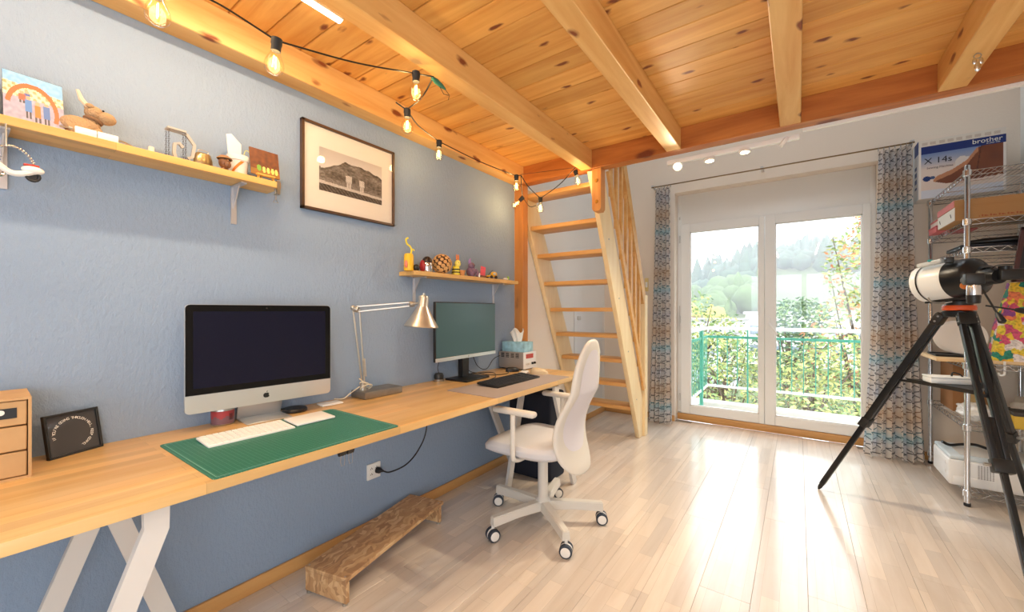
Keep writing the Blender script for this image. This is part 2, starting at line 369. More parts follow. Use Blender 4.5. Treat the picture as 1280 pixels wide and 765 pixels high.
# unseen back window, added for fill daylight from behind the viewer
bm = nb()
for lo, hi in (((bx0, BY - .15, bz0), (bx1, BY - .08, bz0 + .07)), ((bx0, BY - .15, bz1 - .07), (bx1, BY - .08, bz1)), ((bx0, BY - .15, bz0), (bx0 + .07, BY - .08, bz1)), ((bx1 - .07, BY - .15, bz0), (bx1, BY - .08, bz1)), ((.06, BY - .15, bz0), (.15, BY - .08, bz1))): box(bm, lo, hi, .004)
fill_win2 = struct('window_2', bm, UPVC)
GLASS = glassy('window_glass', (.97, .985, .98))
for a_, b_ in ((ry0 + .06, -.88), (-.82, ry1 - .06)): bx('pane', (RX + .078, a_, .07), (RX + .083, b_, rz1 - .06), GLASS, fill_win4)
for a_, b_ in ((sx0 + .05, -.27), (-.23, sx1 - .05)): bx('pane', (a_, sy0 + .05, ZTOP + .085), (b_, sy1 - .05, ZTOP + .09), GLASS, fill_win3)
bx('pane', (bx0 + .06, BY - .12, bz0 + .06), (.07, BY - .115, bz1 - .06), GLASS, fill_win2); bx('pane', (.14, BY - .12, bz0 + .06), (bx1 - .06, BY - .115, bz1 - .06), GLASS, fill_win2)

# ------------------------------------------------------------------ balcony door
bm = nb()
fz = 2.142
box(bm, (OX0, GY - .01, .07), (OX0 + .04, GY + .06, OZ), .004); box(bm, (OX1 - .04, GY - .01, .07), (OX1, GY + .06, OZ), .004)
box(bm, (OX0, GY - .005, fz), (OX1, GY + .06, OZ), .004); box(bm, (OX0, GY - .01, .05), (OX1, GY + .06, .085), .004)
door = struct('door_1', bm, UPVC)
def sash(x0, x1, gx0, gx1, z0=.075, z1=2.14, gz0=.166, gz1=2.052):
    bm = nb(); y0, y1 = GY - .028, GY + .045
    for lo, hi in (((x0, z0), (gx0, z1)), ((gx1, z0), (x1, z1)), ((gx0, z0), (gx1, gz0)), ((gx0, gz1), (gx1, z1))):
        box(bm, (lo[0], y0, lo[1]), (hi[0], y1, hi[1]), .003, 1)
    o = obj('sash', bm, UPVC, door)
    bx('pane', (gx0 - .004, GY + .006, gz0 - .004), (gx1 + .004, GY + .014, gz1 + .004), GLASS, o)
    bm = nb()                                     # glazing bead
    for lo, hi in (((gx0, gz0), (gx0 + .01, gz1)), ((gx1 - .01, gz0), (gx1, gz1)), ((gx0, gz0), (gx1, gz0 + .01)), ((gx0, gz1 - .01), (gx1, gz1))):
        box(bm, (lo[0], GY - .02, lo[1]), (hi[0], GY + .004, hi[1]))
    obj('glazing_bead', bm, UPVC, o); return o
sl = sash(-1.056, -.274, -.962, -.32); sr = sash(-.270, .516, -.186, .462)
bm = nb(); box(bm, (-.252, GY - .038, 1.02), (-.222, GY - .028, 1.13), .003)
tube(bm, [(-.237, GY - .03, 1.075), (-.237, GY - .07, 1.075)], .009, 8); tube(bm, [(-.237, GY - .066, 1.08), (-.165, GY - .066, .965)], .010, 8)
obj('handle', bm, UPVC, door)
for z in (.25, 1.1, 1.98):
    bm = nb(); tube(bm, [(-1.064, GY - .034, z - .04), (-1.064, GY - .034, z + .04)], .008, 8); obj('hinge', bm, GREYP, door)
bm = nb(); box(bm, (-1.078, GY - .014, 2.2), (-1.064, GY - .004, 2.23)); box(bm, (-1.076, GY - .014, .95), (-1.066, GY - .004, 1.25)); obj('shutter_strap_guide', bm, GREYP, door)

# ------------------------------------------------------------------ balcony and what lies outside
CONC = mat('pale_concrete', (205, 200, 192), .9, var=.12, vscale=6, bump=.3, bscale=60)
TILE = mat('balcony_membrane', (226, 226, 224), .6)
bm = nb(); box(bm, (-1.3, FY + .25, -.25), (2.6, 5.98, -.06)); bal = struct('balcony', bm, CONC)
bx('deck', (-1.02, FY + .25, -.06), (2.6, 5.66, -.045), TILE, bal)
bm = nb(); box(bm, (-1.26, 5.66, -.06), (2.6, 5.84, .03), .01); box(bm, (-1.26, FY + .25, -.06), (-1.02, 5.66, .03), .01); obj('curb', bm, CONC, bal)
GREEN = mat('teal_green_steel', (62, 150, 128), .45); RAILW = mat('white_handrail', (235, 236, 235), .4)
rt = thing('balcony_railing', 'teal green steel balcony railing with thin bars and white round handrail', 'railing', (0, 5.9, 0))
bm = nb(); pth = [(-.985 + .0, -1.0, .965), (-.985, -.07, .965)] + arc((-.915, -.07, .965), .07, PI, PI / 2, 5, 'XY') + [(2.55, 0, .965)]
tube(bm, pth, .021, 10); obj('handrail', bm, RAILW, rt)
for z in (.852, .205):
    bm = nb(); bar(bm, (-.985, 0, z), (2.55, 0, z), .012, .03); bar(bm, (-.985, 0, z), (-.985, -1.0, z), .012, .03); obj('rail', bm, RAILW if z < .5 else GREEN, rt)
bm = nb(); box(bm, (-.005, -.006, .205), (.005, .006, .852)); bar_me = mk('bar', bm, GREEN)
pz = (0, -.43)
for k in range(31):
    x = -.87 + k * .115
    inst('bar', bar_me, rt, (x, 0, 0))
for k in range(9): inst('bar', bar_me, rt, (-.985, -.1 - k * .11, 0))
bm = nb(); box(bm, (-.008, -.012, -.02), (.008, .012, .965)); post_me = mk('post', bm, GREEN)
for x in (-.525 + .0, .6, 1.75): inst('post', post_me, rt, (x, -.002, 0))
bm = nb(); box(bm, (-1.002, -.47, -.1), (-.968, -.41, .955)); obj('post', bm, GREEN, rt)

def gz(x, y):
    """height of the land outside"""
    if y < 90: return -7.5 + .01 * y
    t = min(1, max(0, (y - 90) / 230)); t = t * t * (3 - 2 * t)
    r = 33 - 17 * max(0, min(1, (-x - 12) / 55)) ** 1.1 - 6 * max(0, min(1, (x - 12) / 40))
    return -6.6 + t * (r + 6.6) + 1.2 * mnoise.noise(Vector((x * .03, y * .03, 0)))
def land_mat():
    m = mat('meadow_land', (90, 102, 58), .95, var=.12, vscale=.05); return m
bm = nb(); sheet(bm, lambda a, b: Vector((-170 + 290 * a, 7 + 420 * b, gz(-170 + 290 * a, 7 + 420 * b))), 50, 60)
tag(obj('hillside', bm, land_mat()), kind='structure')
def blob(bm, c, r, h, seed, sub=2):
    vs = bmesh.ops.create_icosphere(bm, subdivisions=sub, radius=1)['verts']
    for v in vs:
        n = 1 + .32 * mnoise.noise(v.co * 2.1 + Vector((seed * 3.7, seed * 1.3, 0))) + .16 * mnoise.noise(v.co * 6 + Vector((seed, 0, 0)))
        v.co = Vector((c[0] + v.co.x * r * n, c[1] + v.co.y * r * n, c[2] + h * .5 + v.co.z * h * .5 * n))
def cone_tree(bm, c, r, h, seed):
    vs = lathe(bm, [(r * .2, 0), (r, h * .18), (r * .75, h * .45), (r * .4, h * .75), (r * .05, h)], 8, Matrix.Translation(Vector(c)))
    for v in vs: v.co += Vector((mnoise.noise(v.co * .8 + Vector((seed, 0, 0))), mnoise.noise(v.co * .8 + Vector((0, seed, 0))), 0)) * r * .5
FO = [mat('hill_foliage_green', (96, 118, 72), .95, var=.3, vscale=.35), mat('hill_foliage_dark', (70, 92, 74), .95, var=.3, vscale=.35), mat('hill_foliage_autumn', (206, 182, 84), .95, var=.2, vscale=.4)]
rn = random.Random(5)
def forest(name, label, m, spots, conif=.0):
    bm = nb()
    for i, (x, y, s) in enumerate(spots):
        z = gz(x, y) - .6
        if rn.random() < conif: cone_tree(bm, (x, y, z), 2.6 * s, 12 * s, i)
        else: blob(bm, (x, y, z), 3.6 * s, 7.5 * s, i + .37, 1 if y > 200 else 2)
    return tag(obj(name, bm, m, None, 180), label, 'forest', kind='stuff')
up, lo_, yl = [], [], []
for _ in range(900):
    x = rn.uniform(-95, 70); y = rn.uniform(105, 345)
    meadow = x > -14 + (y - 130) * .05 and y < 225 and x < 60
    if meadow or min(math.hypot(x + 17, y - 112), math.hypot(x + 24.5, y - 118)) < 8.5: continue
    (up if y > 190 else lo_).append((x, y, rn.uniform(.8, 1.35)))
forest('hilltop_forest', 'dark hazy conifer forest along the hilltop ridge', FO[1], up, .45)
forest('hillside_forest', 'dense green broadleaf trees covering the lower hillside', FO[0], lo_, .05)
for i, (x, y, s, lb) in enumerate([(-17, 112, .8, 'round golden yellow autumn tree at the foot of the wooded hill'), (-24.5, 118, .85, 'pale yellow autumn tree beside the round golden tree on the hill')]):
    r = thing('autumn_tree', lb, 'tree', (x, y, gz(x, y)))
    bm = nb(); blob(bm, (0, 0, 1.5), 3.2 * s, 8 * s, i + 9.1, 3); obj('foliage', bm, FO[2], r, 180)
    bm = nb(); tube(bm, [(0, 0, -.5), (0, 0, 3)], .3, 6); obj('trunk', bm, mat('bark', (90, 76, 62), .9), r)
# morning haze over the valley
bm = nb(); box(bm, (-200, 16, -12), (150, 440, 120))
hz = tag(obj('valley_haze', bm, bpy.data.materials.new('haze'), None, 0), 'pale autumn haze hanging over the valley and hill', 'haze', kind='stuff')
hm = hz.data.materials[0]; hm.use_nodes = True; hm.node_tree.nodes.clear(); vsn = hm.node_tree.nodes.new('ShaderNodeVolumeScatter'); hmo = hm.node_tree.nodes.new('ShaderNodeOutputMaterial')
vsn.inputs['Density'].default_value = .0023; vsn.inputs['Color'].default_value = (.96, .98, 1, 1); hm.node_tree.links.new(vsn.outputs[0], hmo.inputs['Volume'])
# hall-like white buildings in the valley
def building(name, label, c, sx, sy, h, wins, roofc=(150, 148, 146), pitched=0, wallc=(235, 234, 230)):
    z = gz(c[0], c[1]); r = thing(name, label, 'building', (c[0], c[1], z))
    bx('walls', (-sx / 2, -sy / 2, -1), (sx / 2, sy / 2, h), mat('render_%d' % wallc[0], wallc, .8), r)
    if pitched:
        bm = nb(); prism(bm, [(-sy / 2 - .5, 0), (sy / 2 + .5, 0), (0, pitched)], -sx / 2 - .4, sx / 2 + .4, frame_m((0, 0, h), (0, 1, 0), (0, 0, 1))); obj('roof', bm, mat('roof_tile', (150, 96, 78), .8), r)
    else: bx('roof', (-sx / 2 - .3, -sy / 2 - .3, h), (sx / 2 + .3, sy / 2 + .3, h + .35), mat('roof_%d' % roofc[0], roofc, .8), r)
    n, rows, wz = wins
    for j in range(rows):
        for k in range(n):
            x = -sx / 2 + sx * (k + .5) / n
            q = bx('window', (x - sx / n * .3, -sy / 2 - .08, wz + j * 2.9), (x + sx / n * .3, -sy / 2, wz + 1.5 + j * 2.9), mat('far_frame', (225, 225, 225), .5), r)
            bx('pane', (x - sx / n * .26, -sy / 2 - .1, wz + .1 + j * 2.9), (x + sx / n * .26, -sy / 2 - .081, wz + 1.4 + j * 2.9), mat('far_glass', (120, 135, 150), .15), q)
building('hall_building', 'low white flat-roofed hall in the valley left of the door post', (-12.5, 62), 13, 9, 6.6, (6, 2, 1.2))
building('hall_building', 'smaller grey flat-roofed hall in front of the white one', (-8.6, 52), 6, 6, 5.6, (4, 1, 3.2), (170, 170, 170), wallc=(212, 216, 222))
building('hall_building', 'wide white workshop below the meadow', (4.5, 75), 22, 10, 7.4, (9, 2, 1.4), (190, 190, 188), wallc=(238, 236, 232))
building('gable_house', 'white house with red tiled gable roof behind the halls', (-22, 84), 9, 8, 6, (4, 2, 1), pitched=2.6, wallc=(228, 222, 212))

def leafy(name, label, cat, base, blobs, n, cols, size, trunk, seed, group=None):
    """tree or shrub: trunk with branches and single leaves"""
    r_ = random.Random(seed); r = thing(name, label, cat, base, 0, group)
    bm = nb(); tube(bm, [(0, 0, 0), (trunk[0] * .5, trunk[1] * .5, trunk[2] * .5), trunk[:3]], [trunk[3], trunk[3] * .8, trunk[3] * .5], 7)
    for (cx, cy, cz, rx, rz) in blobs:
        for k in range(7):
            a = r_.uniform(0, 2 * PI); e = Vector((cx + rx * .8 * math.cos(a), cy + rx * .8 * math.sin(a), cz + rz * r_.uniform(-.5, .8)))
            s = Vector(trunk[:3]) * r_.uniform(.5, 1); mid = (s + e) / 2 + Vector((0, 0, .15))
            tube(bm, [s, mid, e], [trunk[3] * .35, trunk[3] * .2, .004], 5)
    obj('branches', bm, mat('bark', (90, 76, 62), .9), r)
    share = [[] for _ in cols]
    for _ in range(n):
        cx, cy, cz, rx, rz = r_.choice(blobs)
        d = Vector((r_.gauss(0, 1), r_.gauss(0, 1), r_.gauss(0, 1))).normalized() * r_.uniform(.25, 1) ** .5
        share[min(len(cols) - 1, int(r_.random() ** 1.2 * len(cols)))].append(Vector((cx + d.x * rx, cy + d.y * rx, cz + d.z * rz)))
    for (cn, cc), ps in zip(cols, share):
        vs, fs = [], []
        for p in ps:
            a = Vector((r_.gauss(0, 1), r_.gauss(0, 1), r_.gauss(0, .6))).normalized(); b = a.cross(Vector((r_.gauss(0, 1), r_.gauss(0, 1), r_.gauss(0, 1)))).normalized()
            s = size * r_.uniform(.6, 1.3); k = len(vs); nn = a.cross(b) * s * .12
            vs += [p - a * s, p + b * s * .42 - nn, p + a * s, p - b * s * .42 - nn]; fs.append((k, k + 1, k + 2, k + 3))
        me = bpy.data.meshes.new('leaves'); me.from_pydata([tuple(v) for v in vs], [], fs); me.materials.append(mat('leaf_' + cn, cc, .6))
        o = inst('leaves', me, r); o['kind'] = 'stuff'
    return r
LG = [('green', (118, 142, 84)), ('olive', (156, 160, 96)), ('lime', (188, 186, 112)), ('dark', (84, 112, 74))]
LA = [('green', (118, 142, 84)), ('olive', (156, 160, 96)), ('rust', (196, 124, 88)), ('lime', (188, 186, 112))]
LD = [('dark', (84, 112, 74)), ('green', (118, 142, 84)), ('fir', (66, 98, 78))]
leafy('garden_tree', 'tall garden tree with rust tinged autumn leaves beyond the railing', 'tree', (1.1, 10.2, -6), [(-.1, 0, 6.6, 1.0, 1.0), (.1, .2, 8.0, .85, 1.0), (-.3, .1, 5.2, 1.3, 1.1), (.3, 0, 8.9, .55, .6)], 5200, LA, .055, (0, 0, 7.5, .12), 1)
leafy('garden_tree', 'small dark green bushy tree left of the rust tinged tree', 'tree', (-.2, 12.5, -6), [(.2, 0, 7.0, .75, .55), (0, 0, 6.2, .9, .7)], 2600, LD, .06, (0, 0, 6.4, .09), 2)
leafy('garden_shrub', 'yellow green shrub filling the view low behind the railing bars', 'shrub', (-1.2, 9.0, -6), [(-.5, 0, 5.2, .9, .9), (.4, .3, 5.5, .9, .9), (-.1, 0, 6.3, .7, .5), (-1.2, .3, 5.9, .6, .8)], 4200, LG, .05, (0, 0, 5.8, .07), 3)
leafy('garden_shrub', 'tall loose shrub with olive leaves rising above the handrail by the left sash', 'shrub', (-1.75, 9.6, -6), [(0, 0, 6.9, .35, .75), (.5, 0, 6.6, .4, .6), (-.3, .2, 6.2, .5, .7)], 1300, LG, .05, (0, 0, 6.6, .06), 4)
leafy('garden_shrub', 'broad pale green shrub behind the middle of the railing', 'shrub', (.2, 9.2, -6), [(-.3, 0, 5.6, .9, .9), (.5, 0, 6.0, .8, .9), (0, .4, 4.9, 1.2, .8)], 4200, LG[1:] + LG[:1], .05, (0, 0, 5.8, .08), 6)

# ------------------------------------------------------------------ loft ladder
SL = -2.066
def yfront(z): return 2.861 + (z - 1.882) / SL         # underside edge line of the stringers
lad = thing('loft_ladder', 'steep pale pine loft ladder with open treads and banister', 'ladder', (0, 0, 0))
tv = Vector((0, 1, SL)).normalized()
HW = .235
def stringer(x0, x1, ztop, y_cut):
    bm = nb(); zc = 1.882 + (y_cut - 2.861) * SL if y_cut else ztop
    poly = [(yfront(0), 0), (yfront(0) + HW * .75, 0), (yfront(0) + HW * .9, .12), (yfront(ztop) + HW, ztop)] + ([(y_cut, ztop), (y_cut, zc)] if y_cut else [(yfront(ztop), ztop)])
    prism(bm, poly, x0, x1, Matrix(((0, 0, 1, 0), (1, 0, 0, 0), (0, 1, 0, 0), (0, 0, 0, 1))))
    bmesh.ops.bevel(bm, geom=bm.edges[:], offset=.003, segments=1, affect='EDGES'); return bm
ST = obj('stringer', stringer(-1.252, -1.214, 2.21, 0), LADDER, lad); obj('stringer', stringer(WX + .006, WX + .044, 2.21, 2.785), LADDER, lad)
for z in (2.126, 1.875, 1.652, 1.42, 1.19, .961, .738, .509, .275):
    bm = nb(); y = yfront(z) + .012; box(bm, (WX + .044, max(y, 2.785), z), (-1.25, y + .205, z + .034), .004, 2); obj('tread', bm, LADDERX, lad)
for z in (1.76, 1.3, .84, .38):
    bm = nb(); lathe(bm, [(.007, 0), (.006, .003)], 10, axis_m((-1.214, yfront(z) + .1, z), (1, 0, 0))); obj('bolt', bm, STEEL, lad)
bm = nb(); box(bm, (-1.238, 3.862, 0), (-1.19, 3.94, 1.345), .003, 1); obj('newel_post', bm, LADDER, lad)
bm = nb(); y0 = 3.88; yt = 3.30
bar(bm, (-1.214, y0, 1.28), (-1.214, y0 + (2.6 - 1.28) / SL, 2.6), .04, .085, (0, 1, .484)); obj('handrail', bm, LADDERX, lad)
bm = nb(); bar(bm, (-1.2, 3.86, .45), (-1.2, 3.86 + (2.28 - .45) / SL, 2.28), .022, .05, (0, 1, .484)); obj('lower_rail', bm, LADDERX, lad)
for k in range(7):
    y = 3.75 - k * .115; zl = yfront(0); za = .45 + (y - 3.86) * SL; zb_ = 1.28 + (y - 3.88) * SL
    bm = nb(); box(bm, (-1.226, y - .02, za), (-1.202, y + .02, min(zb_, 2.75)), .002, 1); obj('baluster', bm, LADDERX, lad)
bm = nb(); prism(bm, [(-1.212, ZB - .002), (-1.145, ZB - .002), (-1.145, 1.93), (-1.157, 1.912), (-1.2, 1.912), (-1.212, 1.93)], -2.778, -2.70, Matrix(((1, 0, 0, 0), (0, 0, -1, 0), (0, 1, 0, 0), (0, 0, 0, 1))))
hb = tag(obj('hanger_block', bm, PINEZ), 'dark bolted pine block under the edge beam at the ladder head', 'bracket')
for z in (1.98, 2.13):
    bm = nb(); lathe(bm, [(.014, 0), (.011, .004)], 12, axis_m((-1.178, 2.70, z), (0, -1, 0))); obj('bolt', bm, mat('brass_bolt', (190, 140, 70), .4, 1), hb)
# hatch on the white wall behind the ladder
ht = thing('wall_hatch', 'flush white hatch in the white wall behind the ladder', 'hatch', (WX, 3.77, 0))
bm = nb(); box(bm, (0, 0, .12), (.014, .72, 1.235), .005, 2); obj('panel', bm, mat('hatch_white', (226, 228, 230), .5), ht)
bm = nb(); box(bm, (.012, .05, 1.10), (.03, .11, 1.14), .004); obj('latch', bm, GREYP, ht)

p = at_y(808.5, 356, FY); r = thing('light_switch', 'small yellowed light switch on the wall left of the gathered curtain', 'switch', (p.x, FY, p.z)); bx('plate', (-.02, -.012, -.075), (.02, 0, .075), mat('yellowed_plastic', (226, 204, 140), .5), r, .003)
bx('rocker', (-.012, -.017, -.03), (.012, -.011, .03), WPLAST, r, .002)
p = at_x(732, 466, WX); r = thing('double_socket', 'white double socket low on the white wall behind the ladder', 'socket', (WX, p.y, p.z)); bx('plate', (0, -.06, -.03), (.012, .06, .03), WPLAST, r, .003)
for y in (-.03, .03): bm = nb(); lathe(bm, [(.019, 0), (.019, .001)], 16, axis_m((.012, y, 0), (1, 0, 0))); obj('outlet', bm, GREYP, r)

# ------------------------------------------------------------------ curtains
def curtain_mat():
    m = bpy.data.materials.new('lattice_curtain'); m.use_nodes = True; nt = m.node_tree; N = nt.nodes.new; L = nt.links.new
    b = nt.nodes['Principled BSDF']; b.inputs['Roughness'].default_value = .85
    uv = N('ShaderNodeUVMap'); sp = N('ShaderNodeSeparateXYZ'); L(uv.outputs[0], sp.inputs[0])
    def mth(op, a, c=None, d=None):
        n = N('ShaderNodeMath'); n.operation = op
        for k, q in enumerate((a, c, d)):
            if q is None: continue
            if isinstance(q, (int, float)): n.inputs[k].default_value = q
            else: L(q, n.inputs[k])
        return n.outputs[0]
    u, v = sp.outputs[0], sp.outputs[1]
    a = mth('DIVIDE', u, .135); c = mth('DIVIDE', v, .08)
    # wavy vertical lines in opposite phase make the lattice
    wv = mth('SUBTRACT', mth('ABSOLUTE', mth('SUBTRACT', mth('FRACT', c), .5)), .25)
    def line(off, sgn):
        x = mth('ADD', a, mth('MULTIPLY', wv, sgn)); f = mth('FRACT', mth('ADD', x, off)); d = mth('ABSOLUTE', mth('SUBTRACT', f, .5)); return d
    d = mth('MINIMUM', line(0.0, 1), line(.5, -1))
    mr = N('ShaderNodeMapRange'); mr.inputs[1].default_value = .03; mr.inputs[2].default_value = .075; mr.inputs[3].default_value = 1; mr.inputs[4].default_value = 0; L(d, mr.inputs[0])
    fr = mth('FRACT', mth('DIVIDE', v, .62))
    def ramp(stops):
        r = N('ShaderNodeValToRGB'); r.color_ramp.interpolation = 'LINEAR'; e = r.color_ramp.elements
        for _ in range(len(stops) - 2): e.new(.5)
        for q, (p, cc) in zip(e, stops): q.position = p; q.color = lin(cc)
        L(fr, r.inputs[0]); return r.outputs[0]
    fill = ramp([(0, (222, 214, 206)), (.18, (218, 218, 220)), (.26, (182, 208, 216)), (.34, (222, 216, 210)), (.55, (216, 196, 176)), (.68, (222, 214, 206)), (.84, (204, 204, 208)), (1, (222, 214, 206))])
    ln = ramp([(0, (92, 88, 90)), (.2, (92, 100, 110)), (.3, (72, 128, 142)), (.42, (94, 92, 96)), (.58, (158, 124, 96)), (.7, (112, 100, 96)), (.86, (90, 92, 104)), (1, (92, 88, 90))])
    mx = N('ShaderNodeMix'); mx.data_type = 'RGBA'; L(mr.outputs[0], mx.inputs[0]); L(fill, mx.inputs[6]); L(ln, mx.inputs[7])
    L(mx.outputs[2], b.inputs['Base Color'])
    tr = N('ShaderNodeBsdfTranslucent'); L(mx.outputs[2], tr.inputs[0]); ms = N('ShaderNodeMixShader'); ms.inputs[0].default_value = .25
    L(b.outputs[0], ms.inputs[1]); L(tr.outputs[0], ms.inputs[2]); L(ms.outputs[0], nt.nodes['Material Output'].inputs[0]); return m
CURT = curtain_mat()
def curtain(label, xt, xb, folds, yc, amp, zt=2.505, zb_=.015, seed=0, ycb=None):
    r = thing('curtain', label, 'curtain', ((xt[0] + xt[1]) / 2, yc, 0), 0)
    ox = r.location.x; cloth = (xb[1] - xb[0]) * 2.0
    def fn(s, t):
        z = zb_ + (zt - zb_) * t; e = (1 - t) ** 1.4
        x = (xt[0] + (xt[1] - xt[0]) * s) * (1 - e) + (xb[0] + (xb[1] - xb[0]) * s) * e
        am = amp * (.55 + .45 * (1 - t))
        ph = 2 * PI * folds * s + .5 * math.sin(3.1 * s + seed)
        y = am * math.sin(ph) + .25 * am * math.sin(2.3 * ph + 1 + 2 * t) + ((ycb or yc) - yc) * e
        return Vector((x - ox + .25 * am * math.sin(2 * ph), y, z + (.012 * math.sin(ph * .5 + seed) * e)))
    bm = nb(); sheet(bm, fn, 110, 40, lambda s, t: (s * cloth, t * (zt - zb_))); obj('fabric', bm, CURT, r, 180)
    bm = nb()
    for k in range(int(folds) + 1):
        x = xt[0] + (xt[1] - xt[0]) * k / int(folds) - ox; tube(bm, arc((x, 0, zt + .012), .012, 0, 2 * PI, 8, 'YZ')[:-1], .0022, 5, True)
    obj('curtain_hooks', bm, STEEL, r)
curtain('lattice patterned curtain gathered between the ladder and the balcony door', (-1.262, -1.10), (-1.335, -1.065), 5, 4.44, .045, seed=1, ycb=4.40)
curtain('lattice patterned curtain gathered beside the wire shelving', (.535, .735), (.435, .80), 6, 4.44, .045, seed=3, ycb=4.40)
bm = nb(); tube(bm, [(-1.3, 4.44, 2.53), (.75, 4.44, 2.53)], .006, 8)
cr_ = thing('curtain_rail', 'thin metal curtain rail above the balcony door', 'rail', (0, 0, 0)); obj('rod', bm, mat('aged_brass', (150, 125, 90), .35, 1), cr_)
for x in (-1.29, -.28, .735):
    bm = nb(); box(bm, (x - .012, 4.43, 2.535), (x + .012, FY, 2.55), .002); obj('bracket', bm, GREYP, cr_)

# ------------------------------------------------------------------ desk
DZ = .754
bm = nb(); box(bm, (WX, -.95, DZ - .03), (-1.245, 2.664, DZ), .003, 2)
tag(obj('desk_worktop', bm, DESKW), 'long beech worktop along the blue wall on trestles', 'worktop')
TREST = mat('trestle_lacquer', (214, 210, 206), .4)
def trestle(label, legs, top):
    r = thing('desk_trestle', label, 'trestle', (top[0][0], top[0][1], 0)); o = r.location
    bm = nb(); bar(bm, Vector(top[0]) - o, Vector(top[1]) - o, .055, .028, bev=.004); obj('top_bar', bm, TREST, r)
    for a, b in legs:
        a = Vector(a) - o; b = Vector(b) - o; k = a + Vector((0, 0, -.05))
        bm = nb(); tube(bm, [a, k, k + (b - k) * .5, b], 1.414, 4, flat=(.025, .011)); obj('leg', bm, TREST, r)
trestle('grey steel trestle under the worktop near the cardboard drawers', [((-1.29, .30, .715), (-1.29, .062, 0)), ((-1.72, .285, .715), (-1.72, .045, 0)), ((-1.70, .275, .715), (-1.70, .48, 0))], [(-1.32, .29, .709), (-1.83, .285, .709)])
trestle('grey steel trestle under the worktop beside the office chair', [((-1.27, 2.27, .715), (-1.27, 2.53, 0)), ((-1.585, 2.36, .715), (-1.585, 2.18, 0)), ((-1.80, 2.20, .715), (-1.80, 2.55, 0))], [(-1.30, 2.28, .709), (-1.84, 2.28, .709)])
bm = nb(); box(bm, (-1.755, 2.425, 0.0), (-1.40, 2.64, .62), .02, 3)
db = tag(obj('storage_bin', bm, mat('navy_fabric', (24, 30, 46), .85, bump=.1, bscale=300)), 'dark navy storage bin on the floor under the end of the worktop', 'bin')

# cardboard drawer box, left end
CARD = mat('kraft_card', (196, 158, 112), .8, var=.06, vscale=20)
yd = math.atan2(.054, .023) - PI / 2
r = thing('drawer_box', 'small cardboard chest of three drawers with a black label on the worktop', 'drawer box', (-1.676, .134, DZ), -.03)
bm = nb()
W_, D_, H_ = .2, .19, .215; t = .006     # width runs local -y, depth local -x
box(bm, (-D_, -W_, t), (0, -W_ + t, H_ - t)); box(bm, (-D_, -t, t), (0, 0, H_ - t)); box(bm, (-D_, -W_, 0), (0, 0, t)); box(bm, (-D_, -W_, H_ - t), (0, 0, H_)); box(bm, (-D_, -W_ + t, t), (-D_ + t, -t, H_ - t))
obj('carcass', bm, CARD, r)
for k in range(3):
    z0 = t + .002 + k * .0675
    bm = nb(); box(bm, (-.15, -W_ + t + .002, z0), (-.003, -t - .002, z0 + .064), .002, 1); d = obj('drawer', bm, CARD, r)
    if k == 2:
        bx('label_plate', (-.0028, -W_ + .03, z0 + .02), (-.0014, -.025, z0 + .047), BLACK, d)
        text('NTUR', .011, PAPER, d, frame_m((-.0012, -.118, z0 + .039), (0, 1, 0), (0, 0, 1))); text('VERSATILE', .011, PAPER, d, frame_m((-.0012, -.112, z0 + .027), (0, 1, 0), (0, 0, 1)))
        bm = nb(); lathe(bm, [(.007, 0), (.007, .0006)], 14, frame_m((-.0014, -.052, z0 + .037), (0, 1, 0), (0, 0, 1))); obj('label_dot', bm, PAPER, d)

# little black picture frame with circular lettering
p0 = Vector((-1.806, .178, DZ)); p1 = Vector((-1.861, .301, DZ)); xa = (p1 - p0).normalized(); nrm = Vector((xa.y, -xa.x, 0)); ya = (Vector((0, 0, 1)) - nrm * .2).normalized()
r = thing('desk_picture_frame', 'small black frame with circular white lettering leaning by the drawer box', 'picture frame', p0)
Mf = frame_m((0, 0, 0), xa, ya); fw, fh = .136, .132
bm = nb()
for lo, hi in (((0, 0), (fw, .007)), ((0, fh - .007), (fw, fh)), ((0, 0), (.007, fh)), ((fw - .007, 0), (fw, fh))): box(bm, (lo[0], lo[1], -.012), (hi[0], hi[1], 0), .001, 1, Mf)
obj('frame', bm, BLACK, r)
bm = nb(); box(bm, (.005, .005, -.008), (fw - .005, fh - .005, -.006), M=Mf); obj('print', bm, mat('dark_print', (72, 72, 74), .05, coat=1), r)
msg = "IF YOU'RE GOING THROUGH HELL, KEEP GOING."
for i, ch in enumerate(msg):
    if ch == ' ': continue
    a = math.radians(192 - 268 * i / len(msg))
    M = Mf @ Matrix.Translation((fw * .5 + .047 * math.cos(a), fh * .5 + .046 * math.sin(a), -.0055)) @ Matrix.Rotation(a - PI / 2, 4, 'Z')
    text(ch, .0105, PAPER, r, M, 'letter', .0001)
bm = nb(); prism(bm, [(0, 0), (.06, 0), (.015, .1)], 0, .003, Mf @ frame_m((fw * .5, .003, -.012), (0, .22, -1), (0, 1, 0))); obj('stand', bm, BLACK, r)

